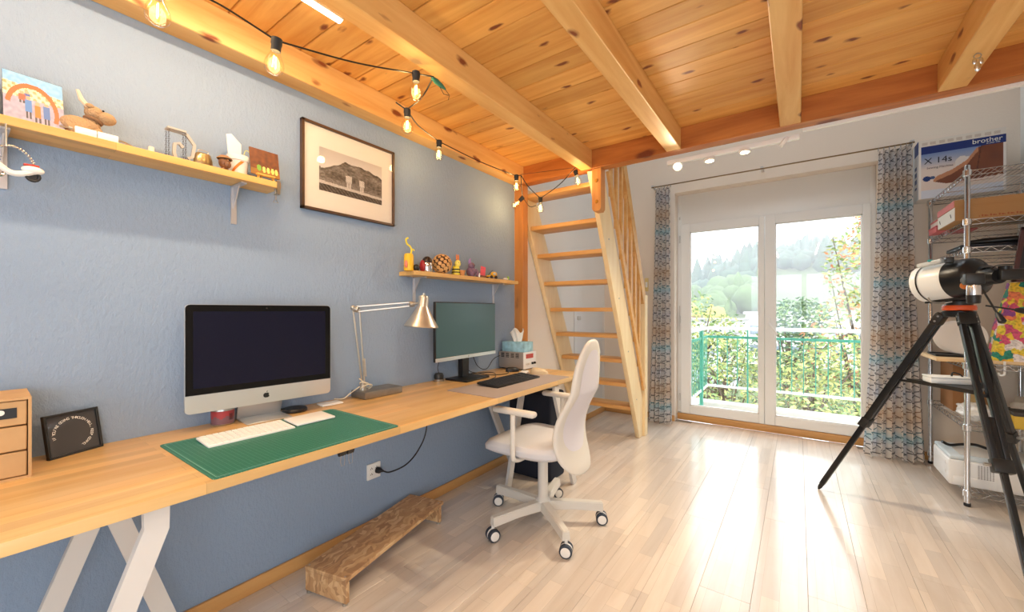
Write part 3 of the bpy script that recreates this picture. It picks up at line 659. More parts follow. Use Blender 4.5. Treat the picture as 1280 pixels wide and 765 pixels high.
# all-in-one computer
ALU = mat('silver_aluminium', (214, 216, 218), .34, .75); SCR = mat('black_glass_screen', (6, 7, 10), .05, spec=.22)
pl = Vector((-1.797, .498, 0)); pr = Vector((-1.755, 1.026, 0)); xa = (pr - pl).normalized(); nrm = Vector((xa.y, -xa.x, 0))
pc = (pl + pr) / 2; r = thing('desktop_computer', 'silver all-in-one desktop computer with black screen on the worktop', 'computer', (pc.x, pc.y, DZ))
Mi = frame_m((0, 0, 0), xa, (0, 0, 1)); wI = (pr - pl).length / 2; zb_, zc_, zt_ = .068, .135, .468      # z of chin bottom, chin top, top
def rrect(x0, y0, x1, y1, r, n=4, corners=(1, 1, 1, 1)):
    out = []
    for (cx, cy, a0, f) in ((x1 - r, y0 + r, -PI / 2, corners[1]), (x1 - r, y1 - r, 0, corners[2]), (x0 + r, y1 - r, PI / 2, corners[3]), (x0 + r, y0 + r, PI, corners[0])):
        if f: out += [(cx + r * math.cos(a0 + PI / 2 * k / n), cy + r * math.sin(a0 + PI / 2 * k / n)) for k in range(n + 1)]
        else: out.append((cx + r * (1 if a0 in (-PI / 2, 0) else -1), cy + r * (1 if a0 in (0, PI / 2) else -1)))
    return out
bm = nb(); prism(bm, rrect(-wI, zb_, wI, zt_, .016), -.012, 0, Mi)
vs = prism(bm, rrect(-wI * .8, zb_ + .03, wI * .8, zt_ - .03, .05), -.034, -.010, Mi); obj('housing', bm, ALU, r)
bm = nb(); prism(bm, rrect(-wI + .001, zc_, wI - .001, zt_ - .001, .015, 4, (0, 0, 1, 1)), 0, .0015, Mi); s_ = obj('screen', bm, SCR, r)
bm = nb(); prism(bm, rrect(-wI + .024, zc_ + .024, wI - .024, zt_ - .026, .002), .0015, .0018, Mi); obj('display', bm, mat('blue_black_display', (9, 13, 38), .05, spec=.25), s_)
bm = nb(); lathe(bm, [(.003, 0), (.003, .0004)], 12, Mi @ Matrix.Translation((0, zt_ - .013, .0015))); obj('webcam', bm, DARK, s_)
# fruit emblem on the chin: body with a bite, plus leaf
bm = nb(); body = []
for k in range(40):
    a = 2 * PI * k / 40; rr = .0115 * (1 - .10 * math.cos(2 * a + PI) ) ; x, y = rr * math.cos(a) * .93, rr * math.sin(a)
    if abs(x) < .004 and y > 0: y -= .0018 * (1 - abs(x) / .004)
    if abs(x) < .003 and y < 0: y += .001 * (1 - abs(x) / .003)
    dx, dy = x - .0135, y - .0015
    if dx * dx + dy * dy < .0056 ** 2: l = math.hypot(dx, dy); x, y = .0135 + dx / l * .0056, .0015 + dy / l * .0056
    body.append((x, y))
prism(bm, body, .0002, .0008, Mi @ Matrix.Translation((0, (zb_ + zc_) / 2 - .002, 0)))
prism(bm, [(0, .0115), (.0035, .0135), (.0045, .018), (.001, .016)], .0002, .0008, Mi @ Matrix.Translation((0, (zb_ + zc_) / 2 - .002, 0))); obj('emblem', bm, BLACK, r)
bm = nb(); st = [(-.085, .0, .155)]
box(bm, (-.083, 0, -.10), (.083, .005, .045), .002, 1, Mi)
prism(bm, [(-.095, .003), (-.030, .18), (-.022, .18), (-.080, .003)], -.083, .083, Mi @ Matrix(((0, 0, 1, 0), (0, 1, 0, 0), (1, 0, 0, 0), (0, 0, 0, 1)))); obj('stand', bm, ALU, r)

# white keyboard and trackpad
def keyboard(name, label, lo, hi, z, thick, body, keym, rows, cols, rz=0, slope=.004, gapf=.86, split=None):
    c = ((lo[0] + hi[0]) / 2, (lo[1] + hi[1]) / 2); r = thing(name, label, 'keyboard', (c[0], c[1], z), rz)
    dx, dy = (hi[0] - lo[0]) / 2, (hi[1] - lo[1]) / 2
    Mk = Matrix.Rotation(math.atan2(slope, dx), 4, 'Y')
    bm = nb(); box(bm, (-dx, -dy, 0), (dx, dy, thick), .003, 2, Mk); obj('body', bm, body, r)
    bm = nb(); kx, ky = (2 * dx - .012) / rows, (2 * dy - .012) / cols
    for i in range(rows):
        j = 0
        while j < cols:
            wd = 5 if (i == rows - 1 and j == 3) else 1
            y0 = -dy + .006 + j * ky; x0 = -dx + .006 + i * kx
            if not (split and any(abs((j + .5) / cols - q) < .02 for q in split)):
                box(bm, (x0 + kx * (1 - gapf) / 2, y0 + ky * (1 - gapf) / 2, thick), (x0 + kx * (1 + gapf) / 2, y0 + ky * (wd - (1 - gapf) / 2), thick + .0025), M=Mk)
            j += wd
    k = obj('keys', bm, keym, r); k['kind'] = 'stuff'; return r
r = keyboard('keyboard', 'slim white keyboard on the green cutting mat', (-1.662, .490), (-1.545, .765), DZ + .0042, .008, WPLAST, mat('white_key', (246, 246, 244), .5), 6, 14)
bm = nb(); box(bm, (-.055, -.078, 0), (.055, .078, .009), .004, 2, Matrix.Rotation(.05, 4, 'Y'))
r = tag(obj('trackpad', bm, WPLAST), 'flat white trackpad beside the slim white keyboard', 'trackpad'); r.location = (-1.606, .852, DZ + .0068)
# cutting mat with printed grid
r = thing('cutting_mat', 'green cutting mat with fine white grid lines on the worktop', 'cutting mat', (-1.482, .709, DZ))
def matm():
    m = mat('green_mat', (30, 112, 92), .42); nt = m.node_tree; N = nt.nodes.new; L = nt.links.new; b = nt.nodes['Principled BSDF']
    tc = N('ShaderNodeTexCoord'); br = N('ShaderNodeTexBrick'); br.offset = 0; br.inputs['Scale'].default_value = 1; br.inputs['Brick Width'].default_value = .0125; br.inputs['Row Height'].default_value = .0125
    br.inputs['Mortar Size'].default_value = .00035; br.inputs['Mortar Smooth'].default_value = .2
    for q in ('Color1', 'Color2'): br.inputs[q].default_value = lin((30, 112, 92))
    br.inputs['Mortar'].default_value = lin((112, 170, 150)); L(tc.outputs['Object'], br.inputs['Vector']); L(br.outputs[0], b.inputs['Base Color']); return m
bm = nb(); prism(bm, rrect(-.232, -.302, .232, .302, .012), 0, .003); obj('sheet', bm, matm(), r)
bm = nb()
for lo, hi in (((-.222, -.292), (-.2205, .292)), ((.2205, -.292), (.222, .292)), ((-.222, -.292), (.222, -.2905)), ((-.222, .2905), (.222, .292))): box(bm, (lo[0], lo[1], .003), (hi[0], hi[1], .0032))
obj('border_line', bm, mat('mat_line', (150, 196, 180), .6), r)
# jar behind the computer, drive puck, white card
r = thing('paint_tin', 'small tin with red and white label behind the computer stand', 'tin', (-1.845, .632, DZ))
bm = nb(); lathe(bm, [(.037, 0), (.038, .003), (.038, .062), (.037, .065), (.033, .0655)], 24); obj('can', bm, STEEL, r)
def tin(u, v): return (226, 214, 204) if .52 < u < .78 else ((170, 60, 66) if v > .5 + .1 * math.sin(u * 40) else (120, 86, 96))
inked('label', 60, 10, tin, lambda u, v: Vector((.0384 * math.cos(u * 2 * PI - 2.2), .0384 * math.sin(u * 2 * PI - 2.2), .006 + .05 * v)), r)
for k in range(9): bx('label_bar', (.0386, .0085 + k * .0013, .02), (.0388, .0091 + k * .0013, .045), BLACK, r)
r = thing('hub_puck', 'flat round black puck on the worktop behind the keyboard', 'puck', (-1.815, .895, DZ)); bm = nb(); lathe(bm, [(.045, 0), (.05, .004), (.05, .011), (.046, .016), (0.0001, .0165)], 28); obj('disc', bm, BLACK, r)
bm = nb(); tube(bm, smooth_path([(-.045, .0, .006), (-.06, -.02, .004), (-.062, -.06, .02), (-.05, -.09, .05)]), .0022, 6); obj('cable', bm, BLACK, r)
bm = nb(); box(bm, (-.033, -.05, 0), (.033, .05, .008), .003); r = tag(obj('white_adapter', bm, WPLAST), 'small flat white adapter lying beside the lamp base', 'adapter'); r.location = (-1.815, 1.06, DZ); r.rotation_euler.z = -.1

# architect lamp
LAMPM = mat('satin_lamp_metal', (196, 192, 184), .32, .85); CORD = mat('cream_cord', (222, 212, 188), .6)
r = thing('desk_lamp', 'silver articulated desk lamp with conical shade on a heavy steel base', 'desk lamp', (-1.81, 1.32, DZ))
bm = nb(); box(bm, (-.06, -.115, .002), (.06, .115, .037), .003); obj('base', bm, mat('dull_steel', (142, 138, 132), .42, .8, var=.1, vscale=30), r)
bp = Vector((-.015, -.075, .037)); el = Vector((-.0, -.125, .452)); hd = Vector((.205, .055, .478))
bm = nb(); lathe(bm, [(.017, 0), (.017, .03), (.011, .035), (.011, .05)], 16, Matrix.Translation(bp)); obj('socket', bm, LAMPM, r)
for s in (-1, 1):
    bm = nb(); o = Vector((.006 * s, .014 * s, 0)); tube(bm, [bp + Vector((0, 0, .045)) + o * .4, el + o], .0045, 8); obj('lower_arm', bm, LAMPM, r)
    bm = nb(); o = Vector((-.0, .0, .013 * s)); tube(bm, [el + o, hd + o * .7], .0045, 8); obj('upper_arm', bm, LAMPM, r)
bm = nb(); lathe(bm, [(.014, -.012), (.016, 0), (.014, .012)], 14, axis_m(el, (1, .6, 0))); ball(bm, el + Vector((-.01, -.012, .008)), .012); obj('elbow_joint', bm, LAMPM, r)
bm = nb(); pts = []
for k in range(90): t_ = k / 89; p = bp + Vector((.02, .0, .06)) + (el - bp) * (.03 + .22 * t_); pts.append(p + Vector((.007 * math.cos(k * 1.3), .007 * math.sin(k * 1.3), 0)))
tube(bm, pts, .0016, 5); obj('spring', bm, LAMPM, r)
bm = nb()
for q in range(3):
    tube(bm, [bp + Vector((.012 + .02 * math.cos(a) - .01 * q, .01 + (.032 - .004 * q) * math.sin(a), .012 + .014 * q + .018 * math.cos(a + q))) for a in [2 * PI * k / 16 for k in range(16)]], .0028, 6, True)
tube(bm, smooth_path([bp + Vector((.0, -.02, .02)), bp + Vector((-.02, -.06, -.01)), Vector((-.04, -.17, .006)), Vector((-.07, -.2, .006))]), .0028, 6); obj('cord', bm, CORD, r)
ax = Vector((.06, .05, 1)).normalized(); hp = Vector((.262, .068, .363)); Ml = axis_m(hp, ax)
bm = nb(); lathe(bm, [(.084, 0), (.086, .004), (.060, .045), (.036, .085), (.029, .100), (.026, .105), (.026, .148), (.022, .156), (.008, .160), (.007, .170)], 32, Ml, cap=False); sh = obj('shade', bm, LAMPM, r)
bm = nb(); lathe(bm, [(.080, .004), (.056, .046), (.032, .085), (.0001, .09)], 28, Ml, cap=False); obj('reflector', bm, WPLAST, sh)
bm = nb(); ball(bm, (0, 0, .05), .026, M=Ml); obj('bulb', bm, mat('frosted_bulb', (240, 238, 230), .3), r)
bm = nb(); tube(bm, [hd, hp + ax * .12 + Vector((-.03, 0, 0)), hp + ax * .12], .006, 8); lathe(bm, [(.013, -.012), (.015, 0), (.013, .012)], 14, axis_m(hd, (.3, 1, 0))); obj('head_joint', bm, LAMPM, r)

# second monitor
pl = Vector((-1.738, 1.668, 0)); pr = Vector((-1.772, 2.285, 0)); xa = (pr - pl).normalized(); pc = (pl + pr) / 2; wI = (pr - pl).length / 2
r = thing('monitor', 'slim black monitor with silver chin showing a grey teal screen', 'monitor', (pc.x, pc.y, DZ)); Mi = frame_m((0, 0, 0), xa, (0, .0, 1))
bm = nb(); box(bm, (-wI, .138, -.02), (wI, .497, 0), .003, 1, Mi); obj('housing', bm, BLACK, r)
bm = nb(); box(bm, (-wI, .138, .0), (wI, .160, .003), .001, 1, Mi); obj('chin', bm, ALU, r)
bm = nb(); lathe(bm, [(.006, .003), (.006, .0034)], 14, Mi @ Matrix.Translation((0, .149, 0))); obj('emblem', bm, STEEL, r)
bm = nb(); box(bm, (-wI + .006, .162, 0), (wI - .006, .491, .0015), M=Mi); obj('screen', bm, mat('matte_teal_screen', (62, 92, 98), .28), r)
bm = nb(); box(bm, (-.035, .01, -.06), (.035, .30, -.02), .004, 1, Mi); obj('neck', bm, BLACK, r)
bm = nb(); box(bm, (-.12, 0, -.095), (.12, .012, .085), .004, 2, Mi); obj('foot', bm, BLACK, r)
# puck beside monitor, device, tissues, pad, keyboard, mouse, cables
r = thing('volume_knob', 'small round black knob with a steel base left of the monitor foot', 'knob', (-1.845, 1.80, DZ)); bm = nb(); lathe(bm, [(.033, 0), (.034, .004), (.034, .014), (.031, .016)], 24); obj('base', bm, STEEL, r)
bm = nb(); lathe(bm, [(.03, .016), (.031, .035), (.024, .05), (.0001, .053)], 24); obj('cap', bm, BLACK, r)
bm = nb(); tube(bm, smooth_path([(0, 0, .05), (-.01, .0, .085), (-.03, .03, .12), (-.045, .05, .2)]), .002, 6); obj('cable', bm, BLACK, r)
GM = mat('device_grey', (150, 146, 142), .5, .2)
r = thing('power_supply', 'grey bench power supply with red displays beside the wooden post', 'power supply', (-1.775, 2.565, DZ), 0)
bm = nb(); box(bm, (-.115, -.085, .008), (.113, .085, .132), .004); obj('case', bm, GM, r)
bx('front_panel', (.113, -.085, .008), (.118, .085, .132), mat('panel_light', (222, 224, 226), .5), r)
bx('display', (.118, -.055, .085), (.1195, .045, .118), mat('red_display', (176, 60, 52), .3), r)
for y in (-.05, -.02, .03, .06):
    bm = nb(); lathe(bm, [(.009, 0), (.008, .012)], 14, axis_m((.118, y, .045), (1, 0, 0))); obj('knob', bm, BLACK if y > 0 else GREYP, r)
for k in range(4):
    for j in range(4): bx('vent_slot', (-.09 + k * .045, -.0856, .09 + j * .009), (-.06 + k * .045, -.0848, .095 + j * .009), BLACK, r)
bm = nb(); [box(bm, (x - .01, y - .01, 0), (x + .01, y + .01, .008)) for x in (-.09, .09) for y in (-.06, .06)]; obj('rubber_feet', bm, DARK, r)
r = thing('tissue_box', 'blue marbled tissue box with a white tissue on the power supply', 'tissue box', (-1.765, 2.555, DZ + .132))
TB = mat('marbled_blue_card', (150, 196, 214), .6, var=.35, vscale=22); bm = nb(); box(bm, (-.105, -.058, 0), (.105, .058, .075), .002); obj('carton', bm, TB, r)
bm = nb()
def tis(s, t_): a = 2 * PI * s; rr = .022 + .022 * t_ + .008 * math.sin(5 * a + 3 * t_); return Vector((rr * math.cos(a) * 1.25, rr * math.sin(a) * .7, .073 + .085 * t_ * (1 + .22 * math.sin(3 * a + 1)) ))
sheet(bm, tis, 40, 6); obj('tissue', bm, PAPER, r, 180)
bm = nb(); prism(bm, rrect(-1.592, 1.612, -1.2475, 2.42, .012), DZ, DZ + .003); tag(obj('desk_pad', bm, mat('taupe_felt', (158, 146, 142), .9)), 'taupe felt desk pad under the black keyboard', 'desk pad')
keyboard('keyboard', 'black full-size keyboard on the taupe desk pad', (-1.545, 1.815), (-1.39, 2.272), DZ + .0045, .014, BLACK, mat('black_key', (30, 34, 42), .5), 6, 21, .0, .006, .82, (.73, .87))
def mouse(label, loc, rz, m, s=1):
    r = thing('computer_mouse', label, 'mouse', loc, rz); bm = nb()
    g = []
    def f(u, v):
        a = 2 * PI * u; b_ = PI / 2 * v; rr = math.cos(b_) ** .6; return Vector((.056 * s * rr * math.cos(a), .031 * s * rr * math.sin(a) * (1 + .08 * math.cos(2 * a)), (.036 * s * math.sin(b_) ** .8) * (1 - .18 * math.cos(a) * rr)))
    sheet(bm, f, 24, 8); bmesh.ops.remove_doubles(bm, verts=bm.verts[:], dist=.0004); obj('shell', bm, m, r, 180)
    bm = nb(); lathe(bm, [(.007, -.003), (.007, .003)], 12, axis_m((-.03 * s, 0, .024 * s), (0, 1, 0))); obj('wheel', bm, DARK, r)
mouse('beige computer mouse beside the black keyboard', (-1.475, 2.40, DZ + .003), .5, mat('beige_mouse', (206, 186, 152), .5), 1.15)
mouse('small black computer mouse in front of the power supply', (-1.70, 2.395, DZ), .9, BLACK, .9)
bm = nb(); box(bm, (-.025, -.045, 0), (.025, .045, .012), .004); o = tag(obj('charger_brick', bm, WPLAST), 'small white charger lying between keyboard and power supply', 'charger'); o.location = (-1.60, 2.40, DZ); o.rotation_euler.z = .4
for lb, pts in (('black cable looping over the worktop beside the monitor foot', [(-1.86, 2.06, DZ + .12), (-1.86, 2.10, DZ + .03), (-1.80, 2.17, DZ + .004), (-1.72, 2.16, DZ + .004), (-1.66, 2.26, DZ + .004), (-1.68, 2.33, DZ + .01)]),
                ('black cable running from behind the monitor to the power supply', [(-1.87, 2.14, DZ + .15), (-1.865, 2.2, DZ + .05), (-1.85, 2.28, DZ + .02), (-1.865, 2.38, DZ + .08), (-1.87, 2.47, DZ + .1)]),
                ('thin black cable lying from the monitor to the black keyboard', [(-1.84, 2.1, DZ + .011), (-1.75, 2.22, DZ + .011), (-1.64, 2.12, DZ + .006), (-1.6, 2.0, DZ + .006), (-1.548, 1.98, DZ + .012)])):
    bm = nb(); tube(bm, smooth_path(pts, 8), .0025, 6); tag(obj('cable', bm, BLACK), lb, 'cable')
# wall socket with plug, cable climbing behind the worktop, binder clips under the edge
so = at_x(466, 588, WX)
r = thing('wall_socket', 'white wall socket below the worktop', 'socket', (WX, so.y, so.z)); bm = nb(); box(bm, (0, -.042, -.042), (.012, .042, .042), .003); obj('plate', bm, WPLAST, r)
for y, z in ((-.016, .016), (-.016, -.014), (.016, .016)):
    for k in range(3): bm = nb(); a = 2 * PI * k / 3 + PI / 2; lathe(bm, [(.0025, 0), (.0025, .0006)], 8, axis_m((.012, y + .006 * math.cos(a), z + .004 * math.sin(a)), (1, 0, 0))); obj('pin_hole', bm, BLACK, r)
r = thing('power_cable', 'black power cable plugged into the wall socket and rising to the worktop', 'cable', (WX, so.y, so.z))
bm = nb(); lathe(bm, [(.017, 0), (.017, .018), (.009, .03), (.005, .042)], 14, axis_m((.013, .018, .0), (1, .25, 0))); obj('plug', bm, BLACK, r)
e = at_x(536, 537, WX + .10); bm = nb()
tube(bm, smooth_path([(.05, .027, 0), (.085, .05, -.005), (.1, .15, .01), (.1, .24, .07), (.1, e.y - so.y - .02, .17), (.1, e.y - so.y, DZ - .032 - so.z)], 8), .004, 8); obj('cord', bm, BLACK, r)
ce = at_z(428, 567, DZ - .03); r = thing('binder_clips', 'two black binder clips hanging under the worktop edge', 'clips', (-1.27, ce.y + .02, DZ - .03))
for k in range(2):
    bm = nb(); prism(bm, [(-.012, 0), (.012, 0), (.004, -.02), (-.004, -.02)], -.012, .012, frame_m((0, .03 * k, 0), (1, 0, 0), (0, 0, 1))); obj('clip', bm, BLACK, r)
    bm = nb(); tube(bm, [Vector((0.004, .03 * k + q[0], -.018 + q[1])) for q in ((-.006, 0), (-.008, -.02), (-.004, -.036), (.006, -.036), (.008, -.02), (.006, 0))], .0011, 5); obj('handle', bm, STEEL, r)

# ------------------------------------------------------------------ OSB foot rest
def osb():
    m = mat('osb_board', (176, 132, 84), .55); nt = m.node_tree; N = nt.nodes.new; L = nt.links.new; b = nt.nodes['Principled BSDF']
    g = N('ShaderNodeTexCoord'); n = N('ShaderNodeTexNoise'); n.inputs['Scale'].default_value = 9; L(g.outputs['Object'], n.inputs['Vector'])
    ad = N('ShaderNodeVectorMath'); ad.operation = 'MULTIPLY_ADD'; L(n.outputs['Color'], ad.inputs[0]); ad.inputs[1].default_value = (.12, .12, .12); L(g.outputs['Object'], ad.inputs[2])
    mp = N('ShaderNodeMapping'); mp.inputs['Scale'].default_value = (70, 20, 30); mp.inputs['Rotation'].default_value = (0, 0, .5); L(ad.outputs[0], mp.inputs[0])
    v = N('ShaderNodeTexVoronoi'); v.inputs['Scale'].default_value = 1; L(mp.outputs[0], v.inputs['Vector'])
    cr = N('ShaderNodeValToRGB'); e = cr.color_ramp.elements; e[0].color = lin((164, 124, 86)); e[1].color = lin((216, 182, 138)); e.new(.5).color = lin((194, 152, 108))
    sp = N('ShaderNodeSeparateColor'); L(v.outputs['Color'], sp.inputs[0]); L(sp.outputs[0], cr.inputs[0]); L(cr.outputs[0], b.inputs['Base Color']); return m
OSB = osb()
q = [at_z(383.7, 704.4, .115), at_z(429.8, 726.9, .115), at_z(550.7, 629.9, .115), at_z(517, 614.3, .115)]
fl = (q[0] + q[1]) / 2; fr = (q[2] + q[3]) / 2; d = (fr - fl); ang = math.atan2(d.y, d.x) - PI / 2; LN = d.length
r = thing('foot_rest', 'low step made of oriented strand board beside the skirting under the worktop', 'foot rest', ((fl.x + fr.x) / 2 , (fl.y + fr.y) / 2, 0), ang)
r.location.x += .0
bm = nb(); box(bm, (-.115, -LN / 2, .097), (.115, LN / 2, .115), .002, 1); obj('top_board', bm, OSB, r)
bm = nb(); box(bm, (-.115, -LN / 2 + .002, .010), (.115, -LN / 2 + .02, .097), .002, 1); obj('end_board', bm, OSB, r)
bm = nb(); box(bm, (-.115, LN / 2 - .04, .010), (.115, LN / 2 - .022, .097), .002, 1); obj('end_board', bm, OSB, r)
for x in (-.1, .1):
    for y in (-LN / 2 + .011, LN / 2 - .031):
        bm = nb(); lathe(bm, [(.011, 0), (.011, .01)], 10, Matrix.Translation((x, y, 0))); obj('glider', bm, STEEL, r)
        bm = nb(); lathe(bm, [(.004, 0), (.003, .001)], 8, Matrix.Translation((x, y, .115))); obj('screw', bm, STEEL, r)

# ------------------------------------------------------------------ office chair
CH = mat('warm_white_chair_plastic', (214, 210, 203), .45); FAB = mat('light_grey_fabric', (206, 206, 211), .9, bump=.15, bscale=400); MESHB = mat('white_knit_back', (216, 214, 222), .8, bump=.2, bscale=500)
HOOD = mat('castor_white', (232, 230, 226), .4); SLOT = mat('castor_navy', (40, 50, 66), .5)
ch = thing('office_chair', 'white swivel office chair with curved tall back at the worktop', 'chair', (-1.18, 1.962, 0), 0)
bm = nb(); lathe(bm, [(.042, .085), (.045, .1), (.045, .13), (.034, .145), (.030, .15)], 20); obj('hub', bm, CH, ch)
bm = nb(); lathe(bm, [(.029, .14), (.028, .37)], 18); obj('gas_lift', bm, CH, ch); bm = nb(); lathe(bm, [(.022, .37), (.022, .41)], 14); obj('piston', bm, BLACK, ch)
bm = nb(); vs = []
for s, (x, hw_, z0, z1) in enumerate(((.03, .030, .082, .132), (.18, .026, .086, .130), (.335, .022, .076, .124))): vs.append([bm.verts.new((x, y, z)) for y, z in ((-hw_, z0), (hw_, z0), (hw_ * .8, z1), (-hw_ * .8, z1))])
for a, b in zip(vs, vs[1:]):
    for j in range(4): bm.faces.new((a[j], a[(j + 1) % 4], b[(j + 1) % 4], b[j]))
bm.faces.new(vs[0]); bm.faces.new(vs[-1]); bmesh.ops.bevel(bm, geom=bm.edges[:], offset=.004, segments=2, affect='EDGES'); leg_me = mk('base_leg', bm, CH)
bm = nb(); tube(bm, [(0, 0, .055), (0, 0, .085)], .008, 8); 
prism(bm, [(.031 * math.cos(a), .031 * math.sin(a)) for a in [PI * k / 10 for k in range(-1, 12)]], -.021, .021, frame_m((0, 0, .033), (1, 0, 0), (0, 0, 1))); hood_me = mk('castor', bm, HOOD)
wm = []
bm = nb(); lathe(bm, [(.026, -.027), (.032, -.025), (.032, -.006), (.022, -.006), (.022, .006), (.032, .006), (.032, .025), (.026, .027)], 22, frame_m((0, 0, .0325), (1, 0, 0), (0, 0, 1))); wheel_me = mk('wheel', bm, SLOT)
cap_mes = []
for s in (-1, 1): bm = nb(); lathe(bm, [(.024, .0275 * s), (.024, .029 * s), (.02, .0305 * s)], 20, frame_m((0, 0, .0325), (1, 0, 0), (0, 0, 1))); cap_mes.append(mk('wheel_cap', bm, HOOD))
for k, a in enumerate((249, 321, 33, 105, 177)):
    a = math.radians(a); inst('base_leg', leg_me, ch, (0, 0, 0), (0, 0, a))
    h = inst('castor', hood_me, ch, (.33 * math.cos(a), .33 * math.sin(a), 0), (0, 0, [1.1, .35, .5, .9, .6][k])); inst('wheel', wheel_me, h); [inst('wheel_cap', c_, h) for c_ in cap_mes]
bm = nb(); box(bm, (-.09, -.07, .395), (.14, .07, .428), .012, 2); tube(bm, [(.02, -.07, .41), (.02, -.16, .405)], .006, 8); obj('mechanism', bm, CH, ch)
bm = nb()
def seat(u, v):
    a = 2 * PI * u; e = .55; cx = math.copysign(abs(math.cos(a)) ** e, math.cos(a)); cy = math.copysign(abs(math.sin(a)) ** e, math.sin(a))
    prof = [(.0, .496), (.5, .497), (.8, .502), (.93, .497), (1, .478), (.99, .452), (.88, .432), (.5, .426), (0, .426)]
    t_ = v * (len(prof) - 1); i = min(int(t_), len(prof) - 2); f = t_ - i; rr = prof[i][0] * (1 - f) + prof[i + 1][0] * f; z = prof[i][1] * (1 - f) + prof[i + 1][1] * f
    x = -.045 + .25 * cx * rr; y = .24 * cy * rr * (1 - .06 * cx * rr); z -= .012
    if x < -.15: z -= (x + .15) ** 2 * 1.4
    return Vector((x, y, z))
sheet(bm, seat, 56, 32); bmesh.ops.remove_doubles(bm, verts=bm.verts[:], dist=.0005); obj('seat', bm, FAB, ch, 180)
# backrest: closed outline mapped on a curved surface
def bsurf(y, z):
    t_ = max(0, (z - .345) / .69); xp = .255 - .075 * math.sin(min(1, t_ / .62) * PI) * .9 + .055 * max(0, t_ - .1) ** 1.3
    return xp - .85 * y * y
def outl(a):
    c, s = math.cos(a), math.sin(a); z = .695 + .355 * math.copysign(abs(s) ** .82, s)
    t_ = (z - .34) / .71; hw_ = .222 - .085 * t_ - .018 * math.sin(PI * max(0, min(1, (t_ - .1) / .7)))
    return math.copysign(abs(c) ** .72, c) * hw_, z
def bp_(rho, a, off):
    y, z = outl(a); y *= rho; z = .695 + (z - .695) * rho; return Vector((bsurf(y, z) + off, y, z))
bm = nb(); TH = .012
path = [(0, TH)] + [(k / 8, TH) for k in range(1, 8)] + [(.965, TH), (.99, TH * .6), (1, 0), (.99, -TH * .6), (.965, -TH)] + [(k / 8, -TH) for k in range(7, 0, -1)] + [(0, -TH)]
g = sheet(bm, lambda u, v: bp_(path[round(v * (len(path) - 1))][0], 2 * PI * u, path[round(v * (len(path) - 1))][1]), 64, len(path) - 1)
bmesh.ops.remove_doubles(bm, verts=bm.verts[:], dist=.0004); bk = obj('backrest', bm, CH, ch, 180)
def knit(u, v, off):
    y, z = outl(2 * PI * u); y *= .72 * max(.001, v); z = .725 + (z - .695) * .76 * max(.001, v); return Vector((bsurf(y, z) + off, y, z))
for off, nm in ((TH + .002, 'knit_panel'), (-TH - .002, 'knit_panel')):
    bm = nb(); sheet(bm, lambda u, v: knit(u, v, off), 56, 10); bmesh.ops.remove_doubles(bm, verts=bm.verts[:], dist=.0004); obj(nm, bm, MESHB, bk, 180)
bm = nb(); tube(bm, [(.10, 0, .41), (.16, 0, .415), (.19, 0, .435), (.195, 0, .47)], [.02, .02, .016, .008], 8, flat=(1.6, 1)); obj('back_support', bm, CH, ch)
for s in (-1, 1):
    bm = nb(); tube(bm, smooth_path([(-.02, .08 * s, .412), (-.02, .2 * s, .412), (-.02, .25 * s, .425), (-.02, .268 * s, .46), (-.02, .268 * s, .66)], 6), .0115, 10, flat=(1.2, 1)); obj('arm_post', bm, CH, ch)
    bm = nb(); box(bm, (-.155, .235 * s - .018 + .02 * s, .657), (.105, .235 * s + .048 - .01 + .02 * s - .005, .688), .0145, 3); obj('arm_pad', bm, CH, ch)

# ------------------------------------------------------------------ lamps
def led_bar(label, x, y0, y1, watt, col=(1, .72, .44), group=None):
    r = thing('led_batten', label, 'light', (x, (y0 + y1) / 2, ZC), 0, group); l = (y1 - y0) / 2
    bx('housing', (-.014, -l, -.014), (.014, l, 0), UPVC, r, .002)
    bx('diffuser', (-.011, -l + .004, -.022), (.011, l - .004, -.014), emis('led_white', (255, 240, 214), 22), r, .003)
    a = bpy.data.lights.new('led_light', 'AREA'); a.shape = 'RECTANGLE'; a.size = .03; a.size_y = 2 * l; a.energy = watt; a.color = col
    o = bpy.data.objects.new('led_light', a); C.objects.link(o); o.parent = r; o.location = (0, 0, -.026)
led_bar('bright LED batten under the loft boards between the wall beam and the next beam', -1.466, -.25, .905, 10)
led_bar('LED batten under the loft boards in the bay over the room middle', -.35, -.9, .75, 5, (1, .94, .86))  # added as fill light, kept out of view
led_bar('LED batten under the loft boards in the bay near the shelving side', .28, -.7, .95, 5, (1, .94, .86))  # second added batten, unseen, only brightens the room

